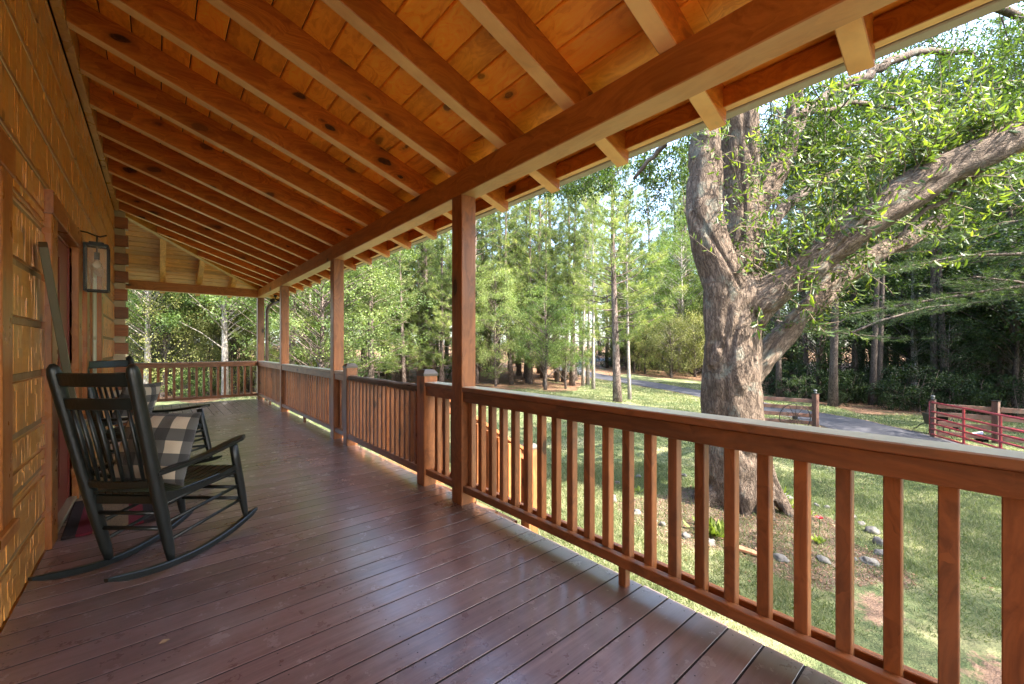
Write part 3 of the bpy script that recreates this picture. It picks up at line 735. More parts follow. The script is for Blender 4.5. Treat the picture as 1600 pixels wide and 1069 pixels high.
def pillow(loc, rot, label, W=.41, T=.085):
    me = bpy.data.meshes.new("pillow"); n = 28; vs = []; fs = []
    def pt(u, v, sg):
        au, av = abs(u), abs(v)
        th_ = T * (max(0, 1 - au ** 2.6) ** .55) * (max(0, 1 - av ** 2.6) ** .55)
        x = u * W / 2 * (1 - .075 * (1 - v * v)); z = v * W / 2 * (1 - .075 * (1 - u * u))
        wr = .006 * math.sin(9 * u + 4 * v) * math.sin(7 * v - 3 * u + 1) * (1 - au ** 4) * (1 - av ** 4)
        return (x, sg * th_ + wr, z)
    for sg in (1, -1):
        for i in range(n + 1):
            for j in range(n + 1): vs.append(pt(-1 + 2 * i / n, -1 + 2 * j / n, sg))
    m_ = (n + 1) ** 2
    for i in range(n):
        for j in range(n):
            a = i * (n + 1) + j; q = [a, a + 1, a + n + 2, a + n + 1]
            fs.append(q); fs.append([m_ + k_ for k_ in q[::-1]])
    me.from_pydata(vs, [], fs); me.materials.append(MAT['check']); me.polygons.foreach_set("use_smooth", [True] * len(fs)); me.update()
    bm = bmesh.new(); bm.from_mesh(me); bmesh.ops.remove_doubles(bm, verts=bm.verts, dist=.0004); bm.to_mesh(me); bm.free()
    o = bpy.data.objects.new("pillow", me); C.objects.link(o); o.location = loc; o.rotation_euler = rot
    return tag(o, label, "pillow", "checked pillows on the rocking chairs")
def chair_pt(loc, ang, s_, t_, z): return (loc[0] + s_ * math.cos(ang) - t_ * math.sin(ang), loc[1] + s_ * math.sin(ang) + t_ * math.cos(ang), z)
pillow(chair_pt((-.073, 3.027), R(48), .085, -.012, .642), (R(-17), R(2), R(50 - 90)), "black and cream checked pillow on the near rocking chair, seen from behind")
pillow(chair_pt((.217 - .50 * f2.x, 5.07 - .50 * f2.y), A2, .03, .0, .675), (R(-18), R(-3), A2 - R(90)), "black and white checked pillow facing forward on the farther rocking chair")

# ---- doormat, leaning board, lantern, floodlight, leaf
mb = MB(); n = 24
mb.box(-.23, .23, -.41, .41, .0, .018, .006); o = mb.build("doormat", MAT['rug']); o.location = (-.245, 4.20, .002); o.rotation_euler = (0, 0, R(2))
tag(o, "striped dark, red and tan doormat in front of the door", "doormat")
lb = empty("leaning_board", (-.33, 4.04, .002), 0, "tall grey painted board with pale outlines leaning against the wall by the door", "wooden board")
top = Vector((-.475 + .33, 3.36 - 4.04, 1.76)); base = Vector((0, 0, .012)); tdir = (top - base).normalized()
upv = Vector((1, .12, .1)); mb = MB(); mb.beam(base, top, .155, .035, .003, up=upv); mb.build("plank", MAT['sign'], lb)
_, _, bx, by = MB().frame(base, top, upv)
ol = MB(); Lb = (top - base).length
def rectline(u0, u1, v0, v1):
    """thin raised outline on the board face, u across, v along"""
    def q(u, v): return base + tdir * v + bx * u + by * .0180
    wd = .008
    for (a, b_) in (((u0, v0), (u0, v1)), ((u1, v0), (u1, v1)), ((u0, v1), (u1, v1)), ((u0 + (u1 - u0) * .5, v0), (u0 + (u1 - u0) * .5, v1))):
        ol.beam(q(*a), q(*b_), wd, .002, .0004, up=by)
for i in range(6):
    v1 = Lb * (.70 - i * .128); rectline(-.045, .045, v1 - .16, v1)
ol.build("pale_outline", MAT['signpale'], lb)

lan = empty("wall_lantern", (WX, 4.93, 1.645), 0, "black square wall lantern with clear glass panes and a bare bulb", "lantern")
mb = MB(); m = MAT['black']; cx = .118; h0, h1 = .03, .42; a = .070
for (sx, sy) in ((-1, -1), (1, -1), (1, 1), (-1, 1)): mb.box(cx + sx * a - .006, cx + sx * a + .006, sy * a - .006, sy * a + .006, h0 + .0125, h1 - .0125, .001)
for z in (h0, h1 - .012):
    mb.box(cx - a - .006, cx + a + .006, -a - .006, -a + .006, z, z + .012, .001); mb.box(cx - a - .006, cx + a + .006, a - .006, a + .006, z, z + .012, .001)
    mb.box(cx - a - .006, cx - a + .006, -a + .0065, a - .0065, z, z + .012, .001); mb.box(cx + a - .006, cx + a + .006, -a + .0065, a - .0065, z, z + .012, .001)
mb.build("cage", m, lan)
mb = MB(); mb.box(cx - .045, cx + .045, -.045, .045, h1 + .001, h1 + .022, .003); mb.box(cx - a, cx + a, -a, a, h1 + .0005, h1 + .006, .001); mb.build("roof_plate", m, lan)
mb = MB(); mb.tube([(cx, 0, h1 + .02), (cx, 0, h1 + .085)], .006, 8)
mb.tube([(.004, 0, h1 + .105), (.06, 0, h1 + .10), (cx - .01, 0, h1 + .08), (cx + .02, 0, h1 + .075), (cx + .06, 0, h1 + .095)], .0065, 8)
mb.tube([(.004, 0, h1 + .005), (.05, 0, h1 + .012), (cx, 0, h1 + .012)], .006, 8)
mb.box(.0005, .012, -.02, .02, h1 - .03, h1 + .13, .002); mb.build("bracket", m, lan, smooth=False)
mb = MB(); mb.tube([(cx, 0, h1 - .001), (cx, 0, h1 - .06)], .005, 8); mb.tube([(cx, 0, h1 - .06), (cx, 0, h1 - .12)], .018, 12); mb.build("socket", simple("lamp_socket_bronze", (.03, .025, .02), .5, .5), lan)
mb = MB(); mb.tube([(cx, 0, h1 - .12), (cx, 0, h1 - .14), (cx, 0, h1 - .165), (cx, 0, h1 - .185), (cx, 0, h1 - .198)], [.012, .02, .03, .022, .004], 14); mb.build("bulb", glass_mat("bulb_glass", (1, .95, .85), .05, .35), lan, smooth=True)
for (sx, sy, ax) in ((0, -1, 0), (0, 1, 0), (-1, 0, 1), (1, 0, 1)):
    p = MB()
    if ax == 0: p.quad((cx - a + .006, sy * a, h0 + .012), (cx + a - .006, sy * a, h0 + .012), (cx + a - .006, sy * a, h1 - .012), (cx - a + .006, sy * a, h1 - .012))
    else: p.quad((cx + sx * a, -a + .006, h0 + .012), (cx + sx * a, a - .006, h0 + .012), (cx + sx * a, a - .006, h1 - .012), (cx + sx * a, -a + .006, h1 - .012))
    p.build("glass_pane", MAT['glass'], lan)

fld = empty("floodlight", (2.02, 10.62, 2.30), R(20), "small dark two-headed floodlight under the eave by the corner post", "floodlight")
mb = MB(); mb.tube([(0, 0, .10), (0, 0, .06)], .035, 12); mb.tube([(0, 0, .06), (0, 0, .0)], .012, 8); mb.build("mount", MAT['black'], fld, smooth=True)
for sg in (-1, 1):
    mb = MB(); mb.tube([(0, 0, .01), (.04 * sg, -.02, -.01), (.08 * sg, -.05, -.02), (.13 * sg, -.10, -.05)], [.01, .02, .04, .05], 12); mb.build("lamp_head", MAT['black'], fld, smooth=True)
lf = MB(); lf.add([(-.02, 0, .003), (-.005, .008, .012), (.018, .003, .006), (.0, -.007, .002)], [[0, 1, 2], [0, 2, 3]]); o = lf.build("dry_leaf", simple("dry_leaf", (.2, .13, .08), .8)); o.location = (.02, 2.20, .002)
tag(o, "small curled dry leaf lying on the deck in front of the near chair", "leaf")

# ================================================================== OUTDOORS
sy, cy_ = math.sin(YAW), math.cos(YAW)
def dl(X, Y): return (sy * X + cy_ * Y, cy_ * X - sy * Y)
def g_np(X, Y):
    d = sy * X + cy_ * Y; l = cy_ * X - sy * Y
    r = np.hypot(X, Y)
    z = -.86 - .045 * np.clip(l - 2, 0, 20) - .008 * np.clip(d - 4, 0, 20)
    phi = np.arctan2(l, d)
    rise = .055 * np.clip(d - 27, 0, 60) * np.clip((phi + 1.2) / .4, 0, 1) * np.clip((1.05 - phi) / .35, 0.15, 1)
    z = z + rise + .05 * np.sin(X * .31 + 1) * np.cos(Y * .27) * np.clip((r - 6) / 8, 0, 1) + .012 * np.sin(X * 1.7) * np.cos(Y * 1.9 + X)
    # low mound at the foot of the big tree
    z = z + .09 * np.exp(-((X - 5.75) ** 2 + (Y - 2.15) ** 2) / 1.3)
    return z
def gz(X, Y): return float(g_np(np.array(float(X)), np.array(float(Y))))
def at(px, py):
    """where the sight line of the photograph's pixel meets the ground"""
    t = (px - 800) / 648; rx, ry = sy + t * cy_, cy_ - t * sy; k = -(py - 544) / 648
    d = 2.0
    for _ in range(4000):
        if 1.2 + k * d <= gz(d * rx, d * ry): break
        d += .01 + d * .001
    return (d * rx, d * ry, gz(d * rx, d * ry), d)
def U(px, py, d):
    t = (px - 800) / 648; return Vector((d * (sy + t * cy_), d * (cy_ - t * sy), 1.2 - (py - 544) * d / 648))
def G(px, d):
    p = U(px, 544, d); return (p.x, p.y, gz(p.x, p.y))

nr = np.random.default_rng(5)
# ---- driveway centre line
road_px = [(1650, 762), (1560, 728), (1470, 702), (1380, 678), (1290, 654), (1195, 637), (1096, 613.5), (1010, 600), (940, 590), (905, 581)]
road = [at(*p)[:2] for p in road_px]
e_ = Vector(road[-1]); tail = [U(888, 544, 35).xy, U(893, 544, 41).xy, U(915, 544, 47).xy, U(960, 544, 52).xy, U(1040, 544, 57).xy, U(1180, 544, 62).xy]
ext = (Vector(road[0]) - Vector(road[1])).normalized()
road = [tuple(Vector(road[0]) + ext * 14 + Vector((0, -5))), tuple(Vector(road[0]) + ext * 5 + Vector((0, -1)))] + road + [tuple(t) for t in tail]
def smooth_path(P, it=3):
    for _ in range(it):
        Q = [P[0]]
        for a, b_ in zip(P[:-1], P[1:]):
            Q += [(a[0] * .75 + b_[0] * .25, a[1] * .75 + b_[1] * .25), (a[0] * .25 + b_[0] * .75, a[1] * .25 + b_[1] * .75)]
        P = Q + [P[-1]]
    return P
road = smooth_path(road); RP = np.array(road)
def road_dist(X, Y):
    X = np.asarray(X); Y = np.asarray(Y); best = np.full(X.shape, 1e9)
    for p, q in zip(RP[::3], RP[3::3]):
        v = q - p; L2 = (v * v).sum() + 1e-9
        t = np.clip(((X - p[0]) * v[0] + (Y - p[1]) * v[1]) / L2, 0, 1)
        best = np.minimum(best, np.hypot(X - p[0] - t * v[0], Y - p[1] - t * v[1]))
    return best
HW = 1.25
# ---- forest edge, bed round the tree
edge_px = np.array([-3000, -400, 190, 430, 640, 760, 820, 900, 912, 930, 1097, 1180, 1290, 1350, 1450, 1600, 2000, 5000])
edge_d = np.array([13, 14, 17, 17.5, 20, 22, 20.5, 22, 27, 33, 32, 25, 19.3, 18, 16.5, 15.5, 14, 11])
edge_phi = np.arctan((edge_px - 800) / 648)
edge_r = edge_d / np.cos(edge_phi)
def straw_mask(X, Y):
    d = sy * X + cy_ * Y; l = cy_ * X - sy * Y
    phi = np.arctan2(l, d); r = np.hypot(d, l); e = np.interp(phi, edge_phi, edge_r)
    wob = 1.0 * np.sin(phi * 23 + 1) + .8 * np.sin(phi * 51)
    return np.clip((r - e - wob) / 1.6 + .5, 0, 1)
bed_c = np.array([5.30, 1.95])
def bed_mask(X, Y):
    a = np.arctan2(Y - bed_c[1], X - bed_c[0]); r = np.hypot(X - bed_c[0], Y - bed_c[1])
    rr = 1.25 + .18 * np.sin(a * 3 + 1) + .12 * np.sin(a * 7)
    return np.clip((rr - r) / .25 + .5, 0, 1)
def axis(lo, hi, dlo, dhi, step):
    a = list(np.arange(dlo, dhi, step)); s = step; x = dhi
    while x < hi: a.append(x); s *= 1.12; x += s
    a.append(hi); s = step; x = dlo
    while x > lo: s *= 1.12; x -= s; a.insert(0, x)
    return np.array(a)
gxs = axis(-160, 200, 1.0, 22, .2); gys = axis(-160, 220, -4, 22, .2)
XX, YY = np.meshgrid(gxs, gys, indexing='ij'); ZZ = g_np(XX, YY)
far = np.clip((np.hypot(XX, YY) - 60) / 60, 0, 1); ZZ = ZZ * (1 - far) + far * np.minimum(ZZ, 1.5)
def np_mesh(name, V, F, mat, parent=None, rndv=None, smooth=False, colors=None):
    me = bpy.data.meshes.new(name); V = np.ascontiguousarray(V, dtype=np.float32); F = np.ascontiguousarray(F, dtype=np.int32)
    me.vertices.add(len(V)); me.vertices.foreach_set("co", V.ravel())
    k = F.shape[1]; me.loops.add(F.size); me.loops.foreach_set("vertex_index", F.ravel())
    me.polygons.add(len(F)); me.polygons.foreach_set("loop_start", np.arange(0, F.size, k, dtype=np.int32))
    if smooth: me.polygons.foreach_set("use_smooth", np.ones(len(F), dtype=bool))
    me.update(calc_edges=True)
    if rndv is not None:
        a = me.attributes.new("rnd", 'FLOAT', 'FACE'); a.data.foreach_set("value", np.asarray(rndv, dtype=np.float32))
    if colors is not None:
        a = me.color_attributes.new("mask", 'FLOAT_COLOR', 'POINT'); a.data.foreach_set("color", np.asarray(colors, dtype=np.float32).ravel())
    me.materials.append(mat)
    o = bpy.data.objects.new(name, me); C.objects.link(o)
    if parent: o.parent = parent
    return o
V = np.stack([XX.ravel(), YY.ravel(), ZZ.ravel()], 1); ni, nj = XX.shape
I, J = np.meshgrid(np.arange(ni - 1), np.arange(nj - 1), indexing='ij'); a = (I * nj + J).ravel()
F = np.stack([a, a + nj, a + nj + 1, a + 1], 1)
# hole-free sheet; masks: straw, bed, bare clay
clay = .8 * np.clip(1 - np.hypot((XX - 4.4) / .75, (YY - .62) / .38), 0, 1) + .8 * np.clip(1 - np.hypot((XX - 4.1) / .6, (YY - .0) / .4), 0, 1) + .6 * np.clip((road_dist(XX, YY) < HW + .35) * 1.0, 0, 1)
cols = np.stack([straw_mask(XX, YY).ravel(), bed_mask(XX, YY).ravel(), np.clip(clay, 0, 1).ravel(), np.ones(XX.size)], 1)
def ground_mat():
    m, nt, b = M("lawn_and_litter"); g = N(nt); P_ = g.n("ShaderNodeNewGeometry").outputs["Position"]
    mk = g.n("ShaderNodeSeparateColor", {0: g.n("ShaderNodeVertexColor", layer_name="mask").outputs[0]}).outputs
    n1 = g.noise(P_, 1.2, 5, .6); n2 = g.noise(P_, 14, 4, .65); n3 = g.noise(P_, 55, 3, .7)
    grass = g.mix(g.ramp(n2, [(.3, 0), (.7, 1)]), (.07, .095, .04), (.15, .165, .075))
    grass = g.mix(g.ramp(n1, [(.48, 0), (.66, 1)]), grass, (.27, .25, .13))
    soil = g.mix(n2, (.09, .05, .03), (.16, .11, .075)); soil = g.mix(g.ramp(n3, [(.5, 0), (.65, 1)]), soil, (.24, .19, .14))
    straw = g.mix(g.ramp(n2, [(.35, 0), (.65, 1)]), (.10, .055, .032), (.22, .13, .08)); straw = g.mix(g.ramp(n1, [(.52, 0), (.7, 1)]), straw, (.06, .08, .03))
    clay_ = g.mix(n2, (.17, .10, .065), (.28, .19, .13))
    edge = lambda x: g.ramp(g.math('ADD', x, g.math('MULTIPLY', g.math('SUBTRACT', n2, .5), .8)), [(.42, 0), (.58, 1)])
    c = g.mix(edge(mk[0]), grass, straw); c = g.mix(edge(mk[1]), c, soil); c = g.mix(edge(mk[2]), c, clay_)
    nt.links.new(c, b.inputs["Base Color"]); b.inputs["Roughness"].default_value = .95; b.inputs["Specular IOR Level"].default_value = .1
    nt.links.new(g.bump(g.math('ADD', n3, n2), .9, .03), b.inputs["Normal"]); return m
tag(np_mesh("ground", V, F, ground_mat(), smooth=True, colors=cols), kind='structure')

rv = []; rf = []; rc = []
for i, p in enumerate(road):
    q = Vector(road[min(i + 1, len(road) - 1)]) - Vector(road[max(i - 1, 0)]); nn = Vector((-q.y, q.x)).normalized()
    for s_ in (-1, -.5, 0, .5, 1):
        wv = HW * s_ * (1 + .03 * math.sin(i * .9 + s_))
        x, y = p[0] + nn.x * wv, p[1] + nn.y * wv; rv.append((x, y, gz(x, y) + .022 + .02 * (1 - s_ * s_)))
    if i: b0 = (i - 1) * 5; rf += [(b0 + k_, b0 + k_ + 1, b0 + k_ + 6, b0 + k_ + 5) for k_ in range(4)]
def asphalt():
    m, nt, b = M("asphalt"); g = N(nt); P_ = g.n("ShaderNodeNewGeometry").outputs["Position"]
    c = g.mix(g.noise(P_, 2, 4), (.018, .017, .021), (.030, .028, .034)); c = g.mix(g.ramp(g.noise(P_, 120, 2), [(.5, 0), (.7, .5)]), c, (.14, .14, .15))
    nt.links.new(c, b.inputs["Base Color"]); b.inputs["Roughness"].default_value = .85; return m
tag(np_mesh("driveway", np.array(rv), np.array(rf), asphalt(), smooth=True), kind='structure')

# ---- foliage materials
def leaf_mat(name, stops, trans=.35, rough=.45, tint=(1.3, 1.5, .5), var=.35, spec=.2):
    m, nt, b = M(name); g = N(nt)
    at_ = g.n("ShaderNodeAttribute", attribute_name="rnd").outputs["Fac"]; oi = g.n("ShaderNodeObjectInfo").outputs["Random"]
    P_ = g.n("ShaderNodeNewGeometry").outputs["Position"]
    f = g.math('ADD', g.math('MULTIPLY', at_, .7), g.math('MULTIPLY', g.noise(P_, .9, 2), .45))
    f = g.math('SUBTRACT', g.math('ADD', f, g.math('MULTIPLY', oi, .25)), .18)
    col = g.ramp(f, stops)
    col = g.n("ShaderNodeHueSaturation", {"Color": col, "Value": g.math('ADD', g.math('MULTIPLY', oi, var), 1 - var / 2)}).outputs[0]
    nt.links.new(col, b.inputs["Base Color"]); b.inputs["Roughness"].default_value = .42 if spec > .3 else .55; b.inputs["Specular IOR Level"].default_value = spec
    tr = g.n("ShaderNodeBsdfTranslucent", {0: g.n("ShaderNodeMix", {6: col, 7: (*tint, 1), 0: 1.0}, data_type='RGBA', blend_type='MULTIPLY').outputs[2]}).outputs[0]
    mx = g.n("ShaderNodeMixShader", {0: trans, 1: b.outputs[0], 2: tr}).outputs[0]
    nt.links.new(mx, nt.nodes["Material Output"].inputs[0]); return m
LM = {
 'pine': leaf_mat("pine_needles", [(0, (.035, .06, .022)), (.4, (.11, .15, .05)), (.75, (.24, .27, .09)), (1, (.40, .36, .14))], .35),
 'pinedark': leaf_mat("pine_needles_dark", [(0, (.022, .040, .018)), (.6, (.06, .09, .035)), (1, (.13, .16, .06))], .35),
 'dec': leaf_mat("broad_leaves", [(0, (.025, .05, .016)), (.45, (.085, .13, .04)), (.85, (.19, .24, .08)), (1, (.32, .29, .11))], .38),
 'declight': leaf_mat("light_leaves", [(0, (.04, .07, .025)), (.45, (.125, .17, .06)), (.85, (.27, .30, .12)), (1, (.42, .38, .18))], .38),
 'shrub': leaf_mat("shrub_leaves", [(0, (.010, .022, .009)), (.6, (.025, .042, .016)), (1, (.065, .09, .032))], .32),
 'oak': leaf_mat("oak_leaves", [(0, (.03, .06, .016)), (.5, (.095, .145, .038)), (.87, (.21, .26, .065)), (1, (.42, .38, .12))], .5, .4, (1.5, 1.5, .45), spec=.5),
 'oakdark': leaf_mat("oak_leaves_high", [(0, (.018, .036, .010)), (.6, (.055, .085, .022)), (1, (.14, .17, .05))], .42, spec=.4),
 'cedar': leaf_mat("cedar_scales", [(0, (.06, .07, .025)), (.6, (.17, .175, .06)), (1, (.30, .28, .10))], .25),
 'bedplant': leaf_mat("bed_leaves", [(0, (.11, .16, .03)), (1, (.34, .38, .10))], .4),
 'grass': leaf_mat("grass_blades", [(0, (.05, .08, .03)), (.45, (.12, .15, .065)), (.75, (.23, .23, .12)), (1, (.48, .42, .27))], .35, .6, (1.1, 1.3, .6), 0),
}
def bark_mat(name, c0, c1, c2, scale=1.0, lich=.2, bd=.02, grain=False):
    m, nt, b = M(name); g = N(nt); co, at_, oi = rcoord(g)
    if grain: co = g.n("ShaderNodeAttribute", attribute_name="grain").outputs["Vector"]
    wp = g.vmath('ADD', co, g.vmath('MULTIPLY', g.noise(co, 2.5, 3, out=1), (.05, .05, .25)))
    st = g.vmath('MULTIPLY', wp, (14 * scale, 14 * scale, 4.2 * scale)); st2 = g.vmath('MULTIPLY', wp, (34 * scale, 34 * scale, 14 * scale))
    rd = lambda v, d_: g.math('ABSOLUTE', g.math('SUBTRACT', g.noise(v, 1.0, d_, .6, .4), .5))
    crack = g.ramp(rd(st, 4), [(0, 0), (.07, .75), (.16, 1)]); fine = g.ramp(rd(st2, 3), [(0, 0), (.12, 1)])
    n1 = g.noise(co, 11, 5, .7); n2 = g.noise(co, 1.6, 3)
    c = g.mix(g.ramp(n1, [(.3, 0), (.7, 1)]), c0, c1); c = g.mix(crack, c2, c); c = g.mix(g.math('MULTIPLY', g.math('SUBTRACT', 1.0, fine), .35), c, c2)
    c = g.mix(g.math('MULTIPLY', g.ramp(g.noise(co, 3.2, 6, .75), [(.55, 0), (.66, 1)]), lich), c, (.22, .27, .22))
    c = g.n("ShaderNodeHueSaturation", {"Color": c, "Value": g.math('ADD', g.math('MULTIPLY', n2, .6), .7)}).outputs[0]
    nt.links.new(c, b.inputs["Base Color"]); b.inputs["Roughness"].default_value = .9; b.inputs["Specular IOR Level"].default_value = .15
    h = g.math('ADD', g.math('ADD', g.math('MULTIPLY', crack, .8), g.math('MULTIPLY', fine, .35)), g.math('MULTIPLY', n1, .5))
    nt.links.new(g.bump(h, .7, bd), b.inputs["Normal"]); return m
BM = {
 'oak': bark_mat("oak_bark", (.155, .108, .075), (.235, .178, .132), (.07, .05, .037), 1.7, .35, .022, True),
 'oakthin': bark_mat("oak_limb_bark", (.11, .083, .065), (.18, .145, .12), (.09, .065, .05), 1.3, .3, .012),
 'pine': bark_mat("pine_bark", (.15, .105, .085), (.30, .24, .20), (.06, .042, .035), 1.0, .2, .02),
 'pale': bark_mat("pale_bark", (.30, .27, .23), (.48, .44, .39), (.16, .13, .11), 1.4, .1, .012),
 'dark': bark_mat("dark_bark", (.10, .075, .06), (.19, .15, .125), (.04, .03, .025), 1.2, .1, .016),
}

# ---- leaf meshes
def leaf_geo(P, D, S, L, W, fold=.25):
    """P base, D direction, S side vector (unit); two quads per leaf"""
    n = len(P); Nn = np.cross(D, S); L = np.broadcast_to(L, (n,))[:, None]; W = np.broadcast_to(W, (n,))[:, None]
    up = Nn * W * fold
    vs = np.stack([P, P + D * L * .3 + S * W * .5 + up, P + D * L * .65 + S * W * .45 + up, P + D * L - Nn * L * .08,
                   P + D * L * .65 - S * W * .45 + up, P + D * L * .3 - S * W * .5 + up], 1)
    b = np.arange(n) * 6
    f = np.concatenate([np.stack([b, b + 1, b + 2, b + 3], 1), np.stack([b, b + 3, b + 4, b + 5], 1)])
    return vs.reshape(-1, 3), f
def rhomb_geo(P, D, S, L, W):
    n = len(P); L = np.broadcast_to(L, (n,))[:, None]; W = np.broadcast_to(W, (n,))[:, None]
    vs = np.stack([P, P + D * L * .45 + S * W * .5, P + D * L, P + D * L * .45 - S * W * .5], 1)
    b = np.arange(n) * 4; return vs.reshape(-1, 3), np.stack([b, b + 1, b + 2, b + 3], 1)
def needle_geo(P, D, S, L, W):
    n = len(P); L = np.broadcast_to(L, (n,))[:, None]; W = np.broadcast_to(W, (n,))[:, None]
    vs = np.stack([P - S * W * .5, P + S * W * .5, P + D * L], 1); b = np.arange(n) * 3
    return vs.reshape(-1, 3), np.stack([b, b + 1, b + 2], 1)
def unit(v): return v / (np.linalg.norm(v, axis=-1, keepdims=True) + 1e-9)
def rdir(r, n): return unit(r.normal(size=(n, 3)))

def pine_proto(seed, H, base, Rmax, mat, bark, tr, tufts=12, nw=.017, nl=.25, limb_up=.22):
    r = np.random.default_rng(seed); tk = MB(); nseg = 9
    bend = r.normal(size=2) * .012 * H
    cen = lambda z: Vector((bend[0] * math.sin(z / H * 2.2), bend[1] * math.sin(z / H * 3.1), z))
    tk.tube([cen(H * i / nseg) - (Vector((0, 0, .3)) if i == 0 else Vector((0, 0, 0))) for i in range(nseg + 1)], [tr * (1.25 if i == 0 else 1) * (1 - .88 * i / nseg) for i in range(nseg + 1)], 9)
    tipP, tipD, tipS = [], [], []
    z = base
    while z < H * .985:
        u = (z - base) / (H - base); prof = Rmax * (1 - u) ** .8 * min(1, .6 + u * 2.5)
        k = r.integers(2, 5); a0 = r.uniform(0, 6.28)
        for j in range(k):
            a = a0 + 6.28 * j / k + r.normal() * .35; Ln = max(.4, prof * r.uniform(.45, 1.15))
            d0 = Vector((math.cos(a), math.sin(a), 0)); p0 = cen(z + r.uniform(-.15, .15)); n_ = 5; pts = []
            dr = (-.12 if u < .25 else .10 + .5 * u) + r.normal() * .12; wob = r.normal() * .12; sd0 = Vector((-d0.y, d0.x, 0))
            for i in range(n_ + 1):
                q = i / n_; pts.append(p0 + d0 * Ln * q * (1 - .15 * abs(dr)) + sd0 * wob * Ln * q * q + Vector((0, 0, Ln * (limb_up * q * q + dr * q + r.normal() * .02))))
            tk.tube(pts, [max(.006, tr * .20 * (1 - u * .6) * (1 - .85 * i / n_)) for i in range(n_ + 1)], 5, caps=False)
            nt_ = int(max(4, tufts * Ln / 2.0))
            for q in np.linspace(.30 if Ln > 1 else .12, 1.0, nt_):
                i = min(n_ - 1, int(q * n_)); pc = pts[i].lerp(pts[i + 1], q * n_ - i)
                side = r.choice([-1, 1]); off = (1.08 - q) * .5 * Ln * r.uniform(.1, .9)
                sd_ = sd0 * side
                tp = pc + sd_ * off + d0 * off * .5 + Vector((0, 0, r.uniform(-.10, .28) * min(1, Ln)))
                if off > .15: tk.tube([pc, tp], [.007, .003], 3, caps=False)
                td = (d0 * .6 + sd_ * (.5 if q < .95 else 0) + Vector((0, 0, r.uniform(.2, .9)))).normalized()
                tipP.append(tuple(tp)); tipD.append(tuple(td)); tipS.append(r.uniform(0, 1))
        z += r.uniform(.24, .50) * (H / 12) ** .4
    T = np.array(tipP); TD = np.array(tipD); ns_ = 28; n = len(T)
    P = np.repeat(T, ns_, 0); A = np.repeat(TD, ns_, 0)
    back = r.uniform(0, .22, (n * ns_, 1)); P = P - A * back
    D = unit(A * .65 + rdir(r, n * ns_)); S = unit(np.cross(D, rdir(r, n * ns_)))
    vs, f = needle_geo(P, D, S, nl * r.uniform(.7, 1.15, n * ns_), nw)
    rv_ = np.clip(np.repeat(np.array(tipS), ns_) * .6 + r.uniform(0, .4, n * ns_), 0, 1)
    root = empty("pine_tree"); tk.build("trunk", bark, root, smooth=True)
    np_mesh("crown", vs, f, mat, root, rv_); return root

def dec_proto(seed, H, base, RX, mat, bark, tr, nclus=130, per=75, ls=.10, name="broadleaf_tree", flat=.6, nstem=1):
    r = np.random.default_rng(seed); tk = MB(); zc_ = base + (H - base) * .5; RZ = (H - base) * .5
    for sI in range(nstem):
        a = 6.28 * sI / max(1, nstem) + .5; o_ = Vector((math.cos(a), math.sin(a), 0)) * (.15 if nstem > 1 else 0)
        tk.tube([o_ + Vector((0, 0, -.3)), o_ * 2 + Vector((.03, .02, base * .6)), o_ * 3.5 + Vector((-.05, .06, base + RZ * .5)), o_ * 4 + Vector((.1, -.05, H * .86))], [tr * 1.2, tr, tr * .6, tr * .12], 8)
    cs = []
    for i in range(nclus):
        v = unit(r.normal(size=3)); q = r.uniform(.25, 1) ** .45
        lob = 1 + .22 * math.sin(3 * math.atan2(v[1], v[0]) + seed) + .15 * math.sin(5 * v[2] + seed * 2)
        c = np.array([v[0] * RX * q * lob, v[1] * RX * q * lob, zc_ + v[2] * RZ * q]); cs.append(c)
        if i % 2 == 0:
            zb = max(base * .7, c[2] - np.hypot(c[0], c[1]) * .7); p0 = Vector((0, 0, zb)); p1 = Vector(c)
            mid = p0.lerp(p1, .5) + Vector((0, 0, .12)); tk.tube([p0, mid, p1], [tr * .22, tr * .12, .006], 4, caps=False)
    cs = np.array(cs); n = nclus * per; cid = np.repeat(np.arange(nclus), per)
    rad = r.uniform(.3, .62, nclus) * RX / 2.6
    off = rdir(r, n) * (r.uniform(0, 1, (n, 1)) ** .5) * rad[cid][:, None]; off[:, 2] *= flat
    P = cs[cid] + off; out = unit(off + 1e-6)
    D = unit(out * .5 + rdir(r, n) * .8 + np.array([0, 0, -.25])); S = unit(np.cross(D, unit(np.array([0, 0, 1.0]) + rdir(r, n) * .75)))
    vs, f = rhomb_geo(P, D, S, ls * r.uniform(.7, 1.2, n), ls * .62)
    cv = r.uniform(0, 1, nclus); rv_ = np.clip(cv[cid] * .55 + r.uniform(0, .45, n), 0, 1)
    root = empty(name); tk.build("trunk", bark, root, smooth=True); np_mesh("crown", vs, f, mat, root, rv_); return root

protos = {}
protos['pineA'] = pine_proto(1, 11.5, 2.6, 3.3, LM['pine'], BM['pine'], .17, tufts=15)
protos['pineB'] = pine_proto(2, 15, 5.2, 2.7, LM['pine'], BM['pale'], .14, tufts=13)
protos['pineC'] = pine_proto(3, 17, 4.4, 3.0, LM['pine'], BM['pine'], .18, tufts=13)
protos['pineD'] = pine_proto(4, 10, 1.2, 2.3, LM['pine'], BM['pine'], .13, tufts=14)
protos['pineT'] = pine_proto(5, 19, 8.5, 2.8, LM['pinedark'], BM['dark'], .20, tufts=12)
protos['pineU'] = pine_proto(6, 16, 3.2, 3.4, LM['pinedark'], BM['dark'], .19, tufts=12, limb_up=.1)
protos['decA'] = dec_proto(11, 8.5, .6, 3.0, LM['declight'], BM['pine'], .11, 210, 150, .078)
protos['decB'] = dec_proto(12, 5.6, .9, 2.3, LM['dec'], BM['dark'], .09, 130, 100, .068)
